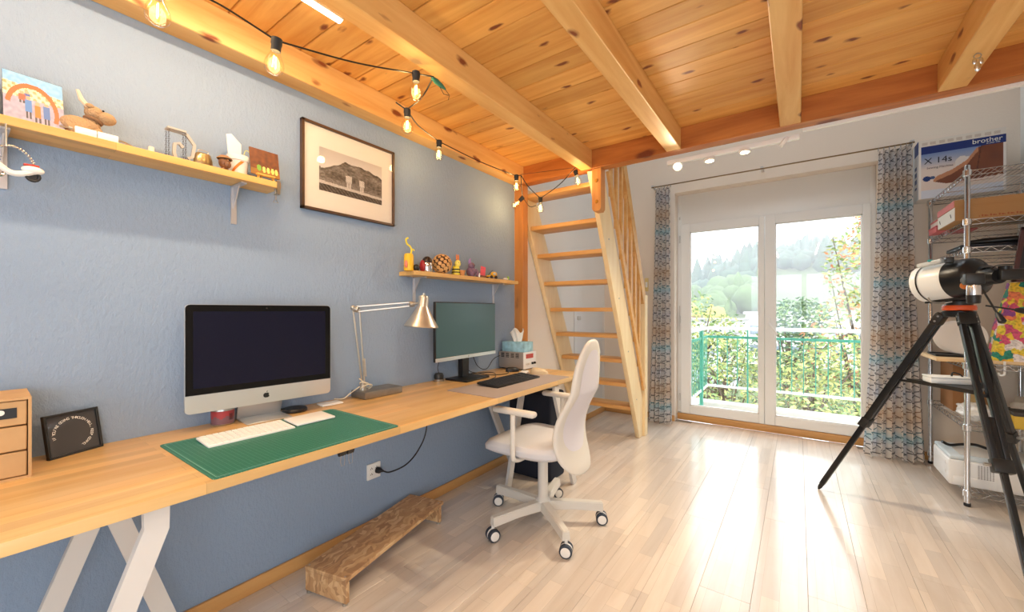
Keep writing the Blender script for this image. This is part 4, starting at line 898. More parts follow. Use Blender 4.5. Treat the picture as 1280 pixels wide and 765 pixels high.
# track with four spots behind the edge beam
r = thing('spot_track', 'white spotlight track with four round spots below the edge beam', 'spotlight', (0, 2.80, ZB))
bm = nb(); box(bm, (-.715, -.015, -.05), (.005, .012, -.022), .003); obj('rail', bm, UPVC, r)
SPOT = emis('spot_warm', (255, 226, 170), 26)
for k, (u, v) in enumerate(((847, 208), (887, 201), (931, 190), (982, 178))):
    p = at_y(u, v, 2.80) - Vector((0, 2.80, ZB)); n = [Vector((.1, -.75, -.6)), Vector((.05, -.05, -1)), Vector((.0, -.05, -1)), Vector((.7, .2, -.55))][k].normalized()
    M = axis_m(p, n); bm = nb(); lathe(bm, [(.012, -.022), (.030, -.016), (.033, 0), (.030, .003)], 22, M); h = obj('spot_head', bm, UPVC, r)
    bm = nb(); lathe(bm, [(.024, .0032), (.021, .0045)], 20, M); obj('lens', bm, SPOT if k < 3 else GREYP, h)
    bm = nb(); tube(bm, smooth_path([(p.x - .012, 0, -.05), p + Vector((-.03, 0, .015)), p - n * .02, p + Vector((.022, 0, .02)), (p.x + .012, 0, -.05)], 5), .0018, 6); obj('wire_loop', bm, STEEL, h)
    if k < 3:
        s = bpy.data.lights.new('spot', 'SPOT'); s.energy = 48; s.color = (1, .82, .58); s.spot_size = 2.2; s.spot_blend = .7; s.shadow_soft_size = .02
        o = bpy.data.objects.new('spot_light', s); C.objects.link(o); o.parent = r; o.location = p + n * .01; o.rotation_euler = n.to_track_quat('-Z', 'Y').to_euler()

# string lights
r = thing('string_lights', 'festoon string lights with clear warm bulbs draped along the beams', 'string lights', (-1.4, 1.0, 2.2)); O = r.location.copy()
BG = glassy('bulb_glass', (1, .97, .9), 1.35); FIL = emis('filament_warm', (255, 190, 90), 60)
def rp(u, v, w_): return CP + ray(u, v) * w_
bulbs = [(197, -18, 1.10, (0, 0, -1)), (346, 51, 1.3, (-.12, -.05, -1)), (520, 92, 1.65, (0, 0, -1)), (509, 138, 1.9, (0, 0, -1)), (549, 177, 2.3, (-.05, 0, -1)), (645.5, 220, 2.8, (0, 0, -1)), (653.5, 247, 3.02, (-.75, -.3, -.7)), (675.5, 248, 3.0, (0, 0, -1)), (719.5, 214, 2.9, (.2, .1, -1))]
tops = []
for k, (u, v, w_, d) in enumerate(bulbs):
    p = rp(u, v, w_) - O; d = Vector(d).normalized(); M = axis_m(p, d); tops.append(p.copy())
    bm = nb(); lathe(bm, [(.010, -.008), (.016, -.006), (.0165, .012), (.0145, .016), (.0145, .034)], 16, M); so_ = obj('lamp_socket', bm, DARK, r)
    bm = nb(); lathe(bm, [(.0125, .032), (.014, .040), (.020, .052), (.027, .068), (.029, .080), (.026, .094), (.017, .104), (.0001, .108)], 20, M, cap=False); b_ = obj('bulb', bm, BG, r)
    bm = nb()
    for q in (-1, 1): tube(bm, [M @ Vector((.004 * q, 0, .05)), M @ Vector((.006 * q, 0, .086))], .0016, 5)
    obj('filament', bm, FIL, b_)
    l = bpy.data.lights.new('bulb_light', 'POINT'); l.energy = 1.2; l.color = (1, .66, .28); l.shadow_soft_size = .02
    o = bpy.data.objects.new('bulb_light', l); C.objects.link(o); o.parent = r; o.location = M @ Vector((0, 0, .068))
def run(pts, rad=.0032):
    bm = nb(); tube(bm, smooth_path(pts, 6), rad, 6); obj('cord', bm, BLACK, r)
clip1 = rp(542, 96, 1.66) - O; clip2 = rp(651, 219, 2.86) - O; clip3 = rp(719, 209.5, 2.87) - O
run([tops[0] + Vector((-.1, -.4, .12)), tops[0]]); run([tops[0], rp(262, -1, 1.2) - O, tops[1]]); run([tops[1], (tops[1] + tops[2]) / 2 + Vector((0, 0, -.012)), tops[2]]); run([tops[2], clip1])
run([clip1, rp(527, 122, 1.76) - O, tops[3] + Vector((0, 0, .005))]); run([rp(495, 128, 1.9) - O, tops[3]]); run([tops[3], rp(524, 158, 2.08) - O, tops[4]]); run([tops[4], rp(600, 202, 2.55) - O, tops[5]]); run([tops[5], clip2])
run([clip2, rp(661, 234, 2.95) - O, tops[7]]); run([tops[7], rp(699, 231, 2.94) - O, clip3]); run([clip2, rp(652, 235, 2.95) - O, tops[6]]); run([tops[6], rp(662, 258, 3.0) - O, rp(670, 257, 3.0) - O], .0024); run([clip2 + Vector((0, 0, .005)), clip3], .0015)
# green insect hanging on beam
gp = rp(540, 97, 1.66); r = thing('grasshopper_ornament', 'small green beaded grasshopper hanging from the beam by the string lights', 'ornament', gp)
GB = mat('green_beads', (52, 116, 92), .4, var=.3, vscale=200)
t_ = rp(557, 112, 1.72) - gp
bm = nb(); tube(bm, [(0, 0, 0), t_ * .3, t_ * .7, t_], [.007, .011, .009, .003], 10); obj('body', bm, GB, r)
bm = nb(); tube(bm, [t_ * .4, t_ * .6 + Vector((0, .02, -.03)), t_ * 1.1 + Vector((0, .01, -.015))], .0015, 5); tube(bm, [t_ * .9, t_ * 1.3 + Vector((0, 0, -.01)), t_ * 1.2 + Vector((0, 0, -.035))], .0012, 5); obj('legs', bm, DARK, r)
# leaf charm on right beam
gp = at_z(1222, 66, ZB); r = thing('pendant_hook', 'small silver leaf charm hooked under the right beam', 'ornament', gp); bm = nb(); tube(bm, arc((0, 0, -.012), .01, 0, 2 * PI, 10, 'XZ')[:-1], .002, 6, True); obj('ring', bm, STEEL, r)
for k, (x, z, s) in enumerate(((-.008, -.03, .014), (.009, -.034, .014), (0, -.055, .02))): bm = nb(); ball(bm, (x, 0, z), (s * .5, s * .25, s)); obj('leaf', bm, CHROME, r)

# ------------------------------------------------------------------ framed photograph
q0 = at_x(377, 149, WX + .012); PY0, PY1, PZ0, PZ1 = .957, 1.482, 1.678, 2.098
r = thing('framed_photograph', 'framed black and white mountain photograph on the blue wall', 'picture', (WX, PY0, PZ0)); W_, H_ = PY1 - PY0, PZ1 - PZ0
FRM = wood('walnut_frame', (92, 66, 46), (66, 44, 30), 'Y', .4, varobj=0); bm = nb()
for lo, hi in (((0, 0), (W_, .012)), ((0, H_ - .012), (W_, H_)), ((0, 0), (.012, H_)), ((W_ - .012, 0), (W_, H_))): box(bm, (0.002, lo[0], lo[1]), (.024, hi[0], hi[1]), .001, 1)
obj('frame', bm, FRM, r); bx('mount', (.004, .01, .01), (.012, W_ - .01, H_ - .01), mat('cream_mount', (238, 230, 218), .85), r)
def mountain(u, v):
    n = mnoise.noise(Vector((u * 6, v * 6, 1))); n2 = mnoise.noise(Vector((u * 24, v * 24, 4))); n3 = mnoise.noise(Vector((u * 60, v * 50, 9)))
    ridge = .56 + (.24 * min(1, max(0, (u - .08) / .3)) if u < .75 else .24 - .55 * (u - .75)) + .05 * mnoise.noise(Vector((u * 9, 0, 2))) - (.0 if u > .3 else .10 * (.3 - u))
    if u < .02: ridge = .55
    def fig(cx, h, wd):
        x = (u - cx) / wd; y = (v - .17) / h
        if abs(x) < .32 and .85 < y < 1: return 90
        if abs(x) < .9 - .3 * abs(y - .55) and .42 < y <= .85: return 215 if (int((u + v) * 60) % 3) else 120
        if .12 < abs(x) < .55 and 0 < y <= .42: return 190
        return None
    f = fig(.44, .40, .055) or fig(.65, .36, .05)
    if f and v > .17: g = f + 26 * n2
    elif v < .17 - .05 * u: g = (52 if (int(u * 34 + v * 20) % 2) else 92) + 30 * n2
    elif v < .24 - .06 * u: g = 190 + 30 * n3
    elif v < .31 - .08 * u: g = 120 + 50 * n3
    elif v < ridge: g = 105 + 38 * n + 42 * n2 + 20 * n3 - 20 * (ridge - v < .05)
    else: g = 200 - 60 * (v - .75) + (u - .3) * 10
    g = max(20, min(240, g)); return (min(255, g + 8), g + 1, g - 5)
a = at_x(399, 177.8, WX + .013); b_ = at_x(477.3, 258.6, WX + .013)
ya0, ya1, za0, za1 = a.y - PY0, b_.y - PY0, b_.z - PZ0 , a.z - PZ0
za0, za1 = .105, .315
inked('photo_print', 150, 96, mountain, lambda u, v: Vector((.0125, ya0 + (ya1 - ya0) * u, za0 + (za1 - za0) * v)), r)
bx('glazing', (.0150, .011, .011), (.0165, W_ - .011, H_ - .011), glassy('picture_glass', (.98, .98, .98), 1.38), r)

# ------------------------------------------------------------------ wall shelves
def wall_shelf(label, y0, y1, x1, z0, z1, brs):
    r = thing('wall_shelf', label, 'shelf', (WX, y0, z0)); bm = nb(); box(bm, (0, 0, 0), (x1 - WX, y1 - y0, z1 - z0), .002, 1); obj('board', bm, SHELFW, r)
    for y in brs:
        y -= y0; bm = nb(); bar(bm, (.004, y, -.002), (.004, y, -.155), .02, .006, (1, 0, 0)); bar(bm, (.004, y, -.004), (.105, y, -.004), .02, .006, (0, 0, 1))
        prism(bm, [(.004, -.006), (.06, -.006), (.004, -.1)], y - .002, y + .002, Matrix(((1, 0, 0, 0), (0, 0, 1, 0), (0, 1, 0, 0), (0, 0, 0, 1)))); obj('bracket', bm, mat('bracket_grey', (200, 200, 204), .35, .5), r)
LZ, RZ = 1.736, 1.425
wall_shelf('wooden wall shelf holding the plush toy and cowbell', -.45, .817, -1.771, 1.710, LZ, (.686, .095, -.3))
wall_shelf('wooden wall shelf holding the slice ball above the monitor', 1.53, 2.553, -1.755, 1.400, RZ, (1.64, 2.413))
def YL(u, x): d = ray(u, 388); return d.y * x / d.x
# upper left shelf things
LX = -1.825
FABP = mat('plush_tan', (176, 146, 112), .95, bump=.6, bscale=220)
# photo card with orange arch
def card_print(u, v):
    n = mnoise.noise(Vector((u * 14, v * 14, 3)))
    d = math.hypot((u - .47) / .43, (v - .30) / .52)
    if .84 < d < 1.03 and v > .32 - .3 * (u - .2): return (206 + 16 * n, 92, 44)
    for cx, cy, c in ((.40, .36, (70, 120, 190)), (.55, .28, (226, 110, 40)), (.70, .30, (70, 104, 170)), (.30, .52, (210, 84, 60)), (.38, .55, (60, 90, 160))):
        h = .26 if cy < .4 else .13
        if abs(u - cx) < .055 and abs(v - cy) < h * .5: return c
        if (u - cx) ** 2 / .0016 + (v - cy - h * .62) ** 2 / .0022 < 1: return (196, 150, 124)
        if .015 < abs(u - cx) < .045 and cy - h < v < cy - h * .5: return (60, 56, 66)
    if v > .80 - .12 * u: return (126 + 20 * n, 176 + 14 * n, 222)
    if v > .50: return (226 + 20 * n, 214 + 24 * n, 176 + 30 * n) if math.sin(u * 46) * math.sin(v * 40) > -.2 else (150, 150, 110)
    return (150 + 18 * n, 148 + 18 * n, 176 + 18 * n)
yA, yB = YL(4, -1.80), YL(80, -1.82)
r = thing('photo_card', 'colour photo card of runners under an orange arch leaning on the shelf', 'photo', (-1.792, yA, LZ))
lean = Vector((-.045, .0, .12)).normalized(); xa = Vector((-.008, yB - yA, 0)).normalized(); wc = yB - yA; hc = .165
inked('picture', 90, 64, card_print, lambda u, v: xa * (wc * u) + lean * (hc * v) + Vector((.0012, 0, 0)), r)
bm = nb(); box(bm, (0, 0, -.006), (wc, hc, 0), M=frame_m((0, 0, .001), xa, lean)); obj('backing', bm, BLACK, r)
r = thing('red_photo_frame', 'dark framed red picture next to the runners photo', 'photo', (-1.79, yA - .15, LZ)); bm = nb(); box(bm, (0, 0, -.008), (.14, .12, 0), .001, 1, frame_m((0, 0, 0), (0, 1, 0), lean)); obj('frame', bm, BLACK, r)
bm = nb(); box(bm, (.008, .008, 0), (.132, .112, .001), M=frame_m((0, 0, 0), (0, 1, 0), lean)); obj('print', bm, mat('red_print', (150, 40, 36), .4, var=.5, vscale=30), r)
# plush moose
y0 = YL(106, LX); r = thing('plush_moose', 'tan plush moose toy with pale antler sitting on the wall shelf', 'plush toy', (LX, y0, LZ), 0)
bm = nb(); ball(bm, (0, -.018, .032), (.03, .042, .034)); ball(bm, (0, .012, .045), (.022, .024, .030)); obj('body', bm, FABP, r)
bm = nb(); ball(bm, (.004, .020, .088), (.022, .023, .023)); ball(bm, (.008, .046, .080), (.019, .025, .020)); obj('head', bm, FABP, r)
bm = nb(); tube(bm, [(0, .012, .10), (-.002, -.008, .125), (0, -.016, .15)], [.006, .007, .004], 8); obj('antler', bm, mat('pale_felt', (222, 204, 178), .9), r)
for s in (-1, 1): bm = nb(); ball(bm, (.008 + .012 * s, .008, .104), (.005, .010, .007)); obj('ear', bm, FABP, r)
for s in (-1, 1): bm = nb(); ball(bm, (.012 + .010 * s, .038, .098), .003, 8, 6); obj('eye', bm, BLACK, r)
for y, s in ((-.038, -1), (.025, 1)): bm = nb(); tube(bm, [(.018, y, .03), (.032, y + .01, .008), (.036, y + .022, .006)], [.012, .010, .007], 8); obj('leg', bm, FABP, r)
bm = nb(); lathe(bm, [(.022, -.004), (.024, 0), (.022, .004)], 14, axis_m((.003, .018, .065), (0, .3, 1))); obj('scarf', bm, mat('brown_scarf', (132, 100, 74), .9), r)
# white bar box with pin
y0, y1 = YL(93, -1.79), YL(147, -1.79); r = thing('white_block', 'small white two-part block with a metal pin on the shelf edge', 'block', (-1.79, (y0 + y1) / 2, LZ)); h = (y1 - y0) / 2
for a_, b2 in ((-h, -.001), (.001, h)): bx('half', (-.012, a_, 0), (.012, b2, .022), WPLAST, r, .001)
bm = nb(); tube(bm, [(0, -h - .03, .013), (0, -h, .013)], .0028, 8); lathe(bm, [(.006, 0), (.006, .008)], 10, axis_m((0, -h - .012, .013), (0, 1, 0))); obj('pin', bm, STEEL, r)
bm = nb(); tube(bm, smooth_path([(0, h, .012), (0, h + .015, .012), (-.005, h + .04, .004)]), .003, 6); obj('plug_wire', bm, STEEL, r)
bm = nb(); lathe(bm, [(.0085, 0), (.0085, .028), (.006, .03)], 14); o = tag(obj('candle', bm, mat('pale_wax', (226, 214, 206), .5)), 'short pale candle standing alone on the wall shelf', 'candle'); o.location = (LX, YL(189, LX), LZ)
# tensegrity-like chain stand
y0 = YL(226, LX); r = thing('chain_sculpture', 'grey floating desk sculpture of two hooks joined by chains', 'sculpture', (LX, y0, LZ)); G3 = mat('grey_print_plastic', (178, 176, 172), .5)
bm = nb(); tube(bm, [(0, -.012, .0), (0, -.020, .03), (0, -.018, .062), (0, -.004, .068), (0, .006, .055)], .007, 4); box(bm, (-.018, -.03, 0), (.018, .03, .005)); obj('lower_hook', bm, G3, r)
bm = nb(); tube(bm, [(0, .02, .02), (0, .034, .03), (0, .04, .075), (0, .018, .105), (0, -.005, .112)], .007, 4); box(bm, (-.018, -.042, .108), (.018, .012, .114)); obj('upper_hook', bm, G3, r)
for x, y in ((.015, -.038), (-.015, -.038), (.015, .01), (0, .007)):
    bm = nb()
    for k in range(13): tube(bm, arc((x, y, .008 + k * .0078),   .0028, 0, 2 * PI, 6, 'XZ' if k % 2 else 'YZ')[:-1], .0008, 4, True)
    q = obj('chain', bm, DARK, r); q['kind'] = 'stuff'
# cowbell
y0 = YL(254, LX); r = thing('cowbell', 'small brass cowbell with a wire handle on the wall shelf', 'bell', (LX, y0, LZ)); bm = nb()
pr_ = [(.028, .018, 0), (.030, .02, .005), (.030, .019, .027), (.024, .014, .050), (.019, .007, .055)]
rings = [[bm.verts.new((b2 * math.sin(2 * PI * k / 20), a_ * math.cos(2 * PI * k / 20), z)) for k in range(20)] for a_, b2, z in pr_]
for p, q in zip(rings, rings[1:]):
    for k in range(20): bm.faces.new((p[k], p[(k + 1) % 20], q[(k + 1) % 20], q[k]))
bm.faces.new(rings[-1]); obj('bell', bm, mat('aged_brass_bell', (176, 158, 122), .3, .9), r)
bm = nb(); tube(bm, smooth_path([(0, -.014, .052), (0, -.014, .064), (0, .014, .064), (0, .014, .052)], 5), .0018, 6); obj('handle', bm, STEEL, r)
# carved head
y0 = YL(280, -1.805); r = thing('carved_head', 'small brown carved wooden head with a beard on the wall shelf', 'carving', (-1.80, y0, LZ)); CW = mat('carved_wood', (120, 78, 48), .45, var=.3, vscale=60)
bm = nb(); ball(bm, (0, 0, .034), (.021, .019, .026)); lathe(bm, [(.014, 0), (.011, .012)], 12); ball(bm, (.018, .004, .022), (.010, .012, .014)); obj('head', bm, CW, r)
bm = nb(); lathe(bm, [(.024, .044), (.026, .047), (.014, .058), (.0001, .06)], 16, cap=False); obj('hat', bm, mat('hat_tan', (150, 112, 74), .6), r)
bm = nb(); ball(bm, (.021, .003, .035), (.006, .005, .007)); obj('nose', bm, CW, r)
for s in (-1, 1): bm = nb(); ball(bm, (.0185, .003 + .008 * s, .042), .003, 8, 6); obj('eye', bm, BLACK, r)
# striped pot
y0 = YL(299, -1.835); r = thing('plant_pot', 'white pot with an orange stripe holding paper tags on the shelf', 'pot', (-1.845, y0, LZ)); bm = nb()
lathe(bm, [(.028, 0), (.036, .062), (.039, .064), (.040, .084), (.036, .084), (.035, .062), (.026, .004)], 26, cap=False); obj('pot', bm, mat('pot_white', (224, 224, 224), .45), r)
bm = nb(); sheet(bm, lambda u, v: Matrix.Rotation(-1.5 + 1.4 * v + .35 * u, 3, 'Z') @ Vector((.0285 + .0075 * v + .0006, 0, .003 + .056 * v)), 6, 10); obj('orange_stripe', bm, mat('orange_paint', (222, 130, 40), .5), r)
bm = nb(); prism(bm, [(0, 0), (.03, 0), (.045, .012), (.05, .07), (.018, .105), (0, .1)], 0, .001, frame_m((-.01, -.03, .065), (0, 1, .1), (.05, -.1, 1))); obj('paper_tag', bm, PAPER, r)
bm = nb(); tube(bm, smooth_path([(-.01, .02, .08), (-.01, .03, .12), (0, .04, .115), (0, .048, .1)]), .0016, 5); obj('stem', bm, mat('yellow_green_wire', (204, 206, 130), .5), r)
# little painting on easel
y0, y1 = YL(316, -1.79), YL(352, -1.79); r = thing('easel_painting', 'miniature brown painting of yellow fruit on a little easel', 'painting', (-1.80, (y0 + y1) / 2, LZ)); hw_ = (y1 - y0) / 2
def paint(u, v):
    n = mnoise.noise(Vector((u * 8, v * 8, 7)))
    if ((u - .28) / .08) ** 2 + ((v - .27) / .12) ** 2 < 1: return (120, 170, 70)
    for cx in (.45, .6, .75, .88):
        if ((u - cx) / .055) ** 2 + ((v - .24) / .12) ** 2 < 1: return (232, 220, 120)
    if v < .22: return (150 + 20 * n, 104, 50)
    return (112 + 26 * n, 66 + 14 * n, 42)
la = Vector((-.18, 0, 1)).normalized()
bm = nb(); box(bm, (-hw_, .022, -.006), (hw_, .135, 0), .001, 1, frame_m((0, 0, 0), (0, 1, 0), la)); obj('canvas', bm, mat('canvas_edge', (120, 84, 58), .7), r)
inked('paint_surface', 48, 40, paint, lambda u, v: Vector((.0006, -hw_ + 2 * hw_ * u, 0)) + la * (.022 + .113 * v), r)
YW = wood('easel_pine', (226, 184, 96), (206, 160, 74), 'Y', .5)
bx('ledge', (-.006, -hw_ * .7, .018), (.010, hw_ * .55, .025), YW, r)
for s in (-.55, .45):
    bm = nb(); bar(bm, (.004, hw_ * s * 1.15, 0), (-.002, hw_ * s * .95, .02), .007, .007, (1, 0, 0)); obj('leg', bm, YW, r)
bm = nb(); bar(bm, (-.055, 0, 0), (-.028, 0, .10), .006, .006, (0, 1, 0)); obj('leg', bm, YW, r)
# clamp under shelf end
cp = at_x(343, 242, -1.775); r = thing('g_clamp', 'small steel screw clamp gripping the end of the wall shelf', 'clamp', (-1.778, .806, LZ)); bm = nb()
for a_, b2 in (((.01, 0, .003), (.01, 0, -.05)), ((.01, 0, .003), (-.02, 0, .003)), ((.01, 0, -.05), (-.02, 0, -.05))): bar(bm, a_, b2, .012, .004, (1, 0, 0) if a_[2] != b2[2] else (0, 0, 1))
obj('frame', bm, STEEL, r); bm = nb(); tube(bm, [(-.016, 0, -.028), (-.016, 0, -.066)], .003, 8); lathe(bm, [(.007, 0), (.007, .003)], 10, Matrix.Translation((-.016, 0, -.030))); obj('screw', bm, STEEL, r)
bm = nb(); tube(bm, [(-.016, -.010, -.082), (-.016, .010, -.082), (-.016, 0, -.066)], .002, 6, True); obj('thumb_ring', bm, STEEL, r)
# hanging toy scooter on a ball chain
hp_ = at_x(26, 212, -1.765); r = thing('toy_scooter', 'toy white and red motor scooter hanging by a ball chain from the shelf', 'toy', (-1.765, hp_.y, hp_.z))
SW = mat('scooter_white', (232, 232, 230), .3); SR = mat('scooter_red', (196, 60, 44), .35)
bm = nb(); tube(bm, smooth_path([(0, -.045, .01), (0, -.02, -.012), (0, .005, -.01), (0, .03, .004)], 5), [.004] + [.008] * 14 + [.007], 8); ball(bm, (0, .022, .004), (.010, .022, .012)); obj('body', bm, SW, r)
bx('seat', (-.006, .004, .014), (.006, .034, .019), SR, r, .002)
for y in (-.040, .022):
    bm = nb(); tube(bm, arc((0, y, -.014), .012, 0, 2 * PI, 14, 'YZ')[:-1], .004, 7, True); lathe(bm, [(.008, -.002), (.008, .002)], 12, axis_m((0, y, -.014), (1, 0, 0))); obj('wheel', bm, CHROME if y < 0 else DARK, r)
bm = nb(); tube(bm, [(-.02, -.035, .022), (0, -.04, .024), (.02, -.035, .022)], .002, 6); tube(bm, [(0, -.042, -.01), (0, -.038, .024)], .003, 6); obj('handlebar', bm, CHROME, r)
cb = [hp_ + Vector((0, .02, .014))] ; tp = Vector((-1.765, hp_.y - .035, 1.708))
pth = smooth_path([Vector((0, .024, .016)), Vector((0, .018, .035)), Vector((0, .004, .052)), Vector((0, -.012, .06)), Vector((0, -.026, .058)), Vector((0, -.05, .045)), Vector((0, -.075, .035))], 3)
bm = nb(); [ball(bm, p, .0036, 7, 5) for p in pth]; q = obj('ball_chain', bm, CHROME, r); q['kind'] = 'stuff'
bm = nb(); tube(bm, [(-.0, -.026, .06), (-.0, -.026, 1.711 - hp_.z)], .002, 6); obj('hook', bm, STEEL, r)

# right shelf things
SX = -1.80
def RYp(u, x=SX): return YL(u, x)
SC = 2.55 / F_PX
YEL = mat('yellow_plastic', (236, 186, 40), .4); LEM = mat('lemon_plastic', (238, 222, 70), .45); ORG = mat('orange_plastic', (226, 128, 48), .45)
r = thing('yellow_figure', 'orange yellow cylinder figure with curly yellow hair on the wall shelf', 'figurine', (SX, RYp(511), RZ)); bm = nb(); lathe(bm, [(.026, 0), (.028, .006), (.027, .085), (.022, .096), (.0001, .1)], 20); obj('body', bm, YEL, r)
bm = nb(); tube(bm, smooth_path([(0, .012, .09), (0, .02, .12), (0, .008, .14), (0, -.012, .15), (0, -.02, .175), (0, -.005, .185)], 5), .005, 7); tube(bm, smooth_path([(0, .018, .11), (0, .03, .125), (.0, .04, .118)], 4), .004, 6); obj('hair', bm, LEM, r)
bm = nb(); ball(bm, (.012, -.03, .035), (.01, .008, .022)); obj('arm', bm, mat('salmon_plastic', (228, 128, 104), .5), r)
bm = nb(); ball(bm, (0, 0, .019), .019); o = tag(obj('black_ball', bm, BLACK), 'small glossy black ball beside the orange yellow figure', 'ball'); o.location = (-1.775, RYp(520.5, -1.775), RZ)
r = thing('snow_globe', 'silver jar with a dark dome lid and red back on the shelf', 'jar', (SX, RYp(534), RZ)); bm = nb(); lathe(bm, [(.030, 0), (.032, .004), (.032, .05), (.029, .058)], 22); obj('jar', bm, mat('mirror_silver', (206, 206, 210), .12, .9), r)
bm = nb(); lathe(bm, [(.030, .058), (.031, .064), (.026, .082), (.014, .094), (.0001, .097)], 20, cap=False); obj('dome_lid', bm, mat('dark_bronze', (62, 52, 48), .3, .6), r)
bm = nb(); ball(bm, (-.004, -.034, .036), (.022, .012, .036)); obj('red_back', bm, mat('deep_red', (160, 34, 40), .4), r)
# wooden slice ball
yb = RYp(552.5); r = thing('slice_ball', 'ball covered with round wood slices on the wall shelf', 'ball', (SX, yb, RZ)); R0 = .062
bm = nb(); ball(bm, (0, 0, R0), R0 - .004, 20, 14); obj('core', bm, mat('dark_core', (70, 44, 26), .8), r)
SL_ = wood('slice_wood', (222, 176, 116), (200, 148, 88), 'Z', .6, varobj=.12)
gold = PI * (3 - 5 ** .5); NN = 62
for k in range(NN):
    z = 1 - 2 * (k + .5) / NN; q = math.sqrt(1 - z * z); d = Vector((q * math.cos(gold * k), q * math.sin(gold * k), z))
    bm = nb(); lathe(bm, [(.0135 * (.72 + .34 * ((k * 7) % 5) / 4), 0), (.0125 * (.72 + .34 * ((k * 7) % 5) / 4), .003)], 9, axis_m(Vector((0, 0, R0)) + d * (R0 - .004), d)); obj('slice', bm, SL_, r)
r = thing('bunny_figure', 'yellow toy figure with a round face and orange ears', 'figurine', (SX, RYp(570), RZ)); bm = nb(); lathe(bm, [(.024, 0), (.026, .01), (.024, .045), (.02, .06)], 18); obj('body', bm, LEM, r)
for z in (.016, .034): bm = nb(); lathe(bm, [(.0255, z), (.0265, z + .004), (.0255, z + .008)], 18, cap=False); obj('stripe', bm, BLACK, r)
bm = nb(); ball(bm, (.004, .012, .078), (.020, .020, .024)); obj('face', bm, mat('pale_lemon', (244, 234, 120), .5), r)
for s in (-1, 1): bm = nb(); ball(bm, (.002, .012 + .008 * s, .116), (.004, .006, .022)); obj('ear', bm, ORG, r); bm = nb(); ball(bm, (.022, .010 + .007 * s, .082), .0025, 8, 6); obj('eye', bm, BLACK, r)
r = thing('clay_pot', 'tiny terracotta pot in front of the yellow toy figure', 'pot', (-1.772, RYp(578, -1.772), RZ)); bm = nb(); lathe(bm, [(.013, 0), (.018, .026), (.020, .027), (.020, .034), (.017, .034), (.015, .01)], 18, cap=False); obj('pot', bm, mat('terracotta', (206, 140, 84), .8), r)
bm = nb(); lathe(bm, [(.0166, .028), (.0001, .029)], 14, cap=False); obj('soil', bm, DARK, r)
PUR = mat('purple_vinyl', (124, 96, 122), .55, var=.15, vscale=60); r = thing('purple_monster', 'crouching purple vinyl monster figure with a lilac crest', 'figurine', (SX, RYp(589), RZ)); bm = nb()
ball(bm, (0, 0, .036), (.032, .034, .036)); ball(bm, (.01, -.008, .075), (.022, .024, .022)); obj('body', bm, PUR, r)
bm = nb(); tube(bm, [(0, -.012, .09), (-.002, -.014, .108), (0, -.008, .125)], [.012, .009, .003], 8); obj('crest', bm, mat('lilac_vinyl', (160, 128, 186), .5), r)
for s in (-1, 1): bm = nb(); tube(bm, [(.012, .028 * s, .05), (.028, .036 * s, .03), (.03, .024 * s, .008)], [.012, .011, .009], 8); obj('arm', bm, PUR, r); bm = nb(); ball(bm, (.030, -.008 + .009 * s, .078), .0035, 8, 6); obj('eye', bm, BLACK, r)
r = thing('pink_note', 'pink note card standing in a small holder on the shelf', 'note', (SX, RYp(603), RZ)); bm = nb(); box(bm, (-.001, -.026, .018), (.001, .026, .082), M=Matrix.Rotation(-.12, 4, 'X')); obj('card', bm, mat('pink_card', (232, 96, 112), .7), r)
for y in (-.008, .01): bm = nb(); box(bm, (.001, y - .005, .066), (.0014, y + .005, .068)); obj('ink_mark', bm, DARK, r)
bx('holder', (-.012, -.03, 0), (.012, .03, .018), mat('holder_wood', (120, 84, 60), .6), r, .002)
r = thing('mini_bottle', 'tiny white bottle beside the pink note card', 'bottle', (-1.768, RYp(599, -1.768), RZ)); bm = nb(); lathe(bm, [(.006, 0), (.0065, .024), (.0035, .030)], 12); obj('bottle', bm, WPLAST, r); bm = nb(); lathe(bm, [(.004, .03), (.004, .037)], 10); obj('cap', bm, BLACK, r)
r = thing('toy_buggy', 'small yellow toy buggy with big dark wheels near the shelf end', 'toy car', (-1.79, RYp(616, -1.79), RZ)); bm = nb(); ball(bm, (0, .012, .036), (.020, .030, .018)); box(bm, (-.016, -.055, .014), (.016, .03, .024), .004); obj('shell', bm, YEL, r)
for y in (-.04, .012):
    for s in (-1, 1): bm = nb(); lathe(bm, [(.010, -.005), (.012, 0), (.010, .005)], 14, axis_m((.02 * s, y, .012), (1, 0, 0))); obj('wheel', bm, DARK, r)
bm = nb(); ball(bm, (.016, .0, .036), (.008, .014, .010)); obj('windscreen', bm, GREYP, r)
bm = nb(); tube(bm, [(0, -.055, .025), (0, -.005, .062), (0, .002, .062)], .0016, 5); obj('boom', bm, DARK, r)
r = thing('green_figure', 'tiny green and white toy at the very end of the shelf', 'toy', (-1.775, RYp(635, -1.775), RZ)); bm = nb(); ball(bm, (0, -.03, .008), (.012, .03, .008)); obj('base', bm, WPLAST, r); bm = nb(); tube(bm, [(0, .0, .004), (0, .004, .022), (0, -.004, .03)], [.008, .007, .003], 8); obj('sprout', bm, mat('lime_plastic', (150, 196, 60), .5), r)

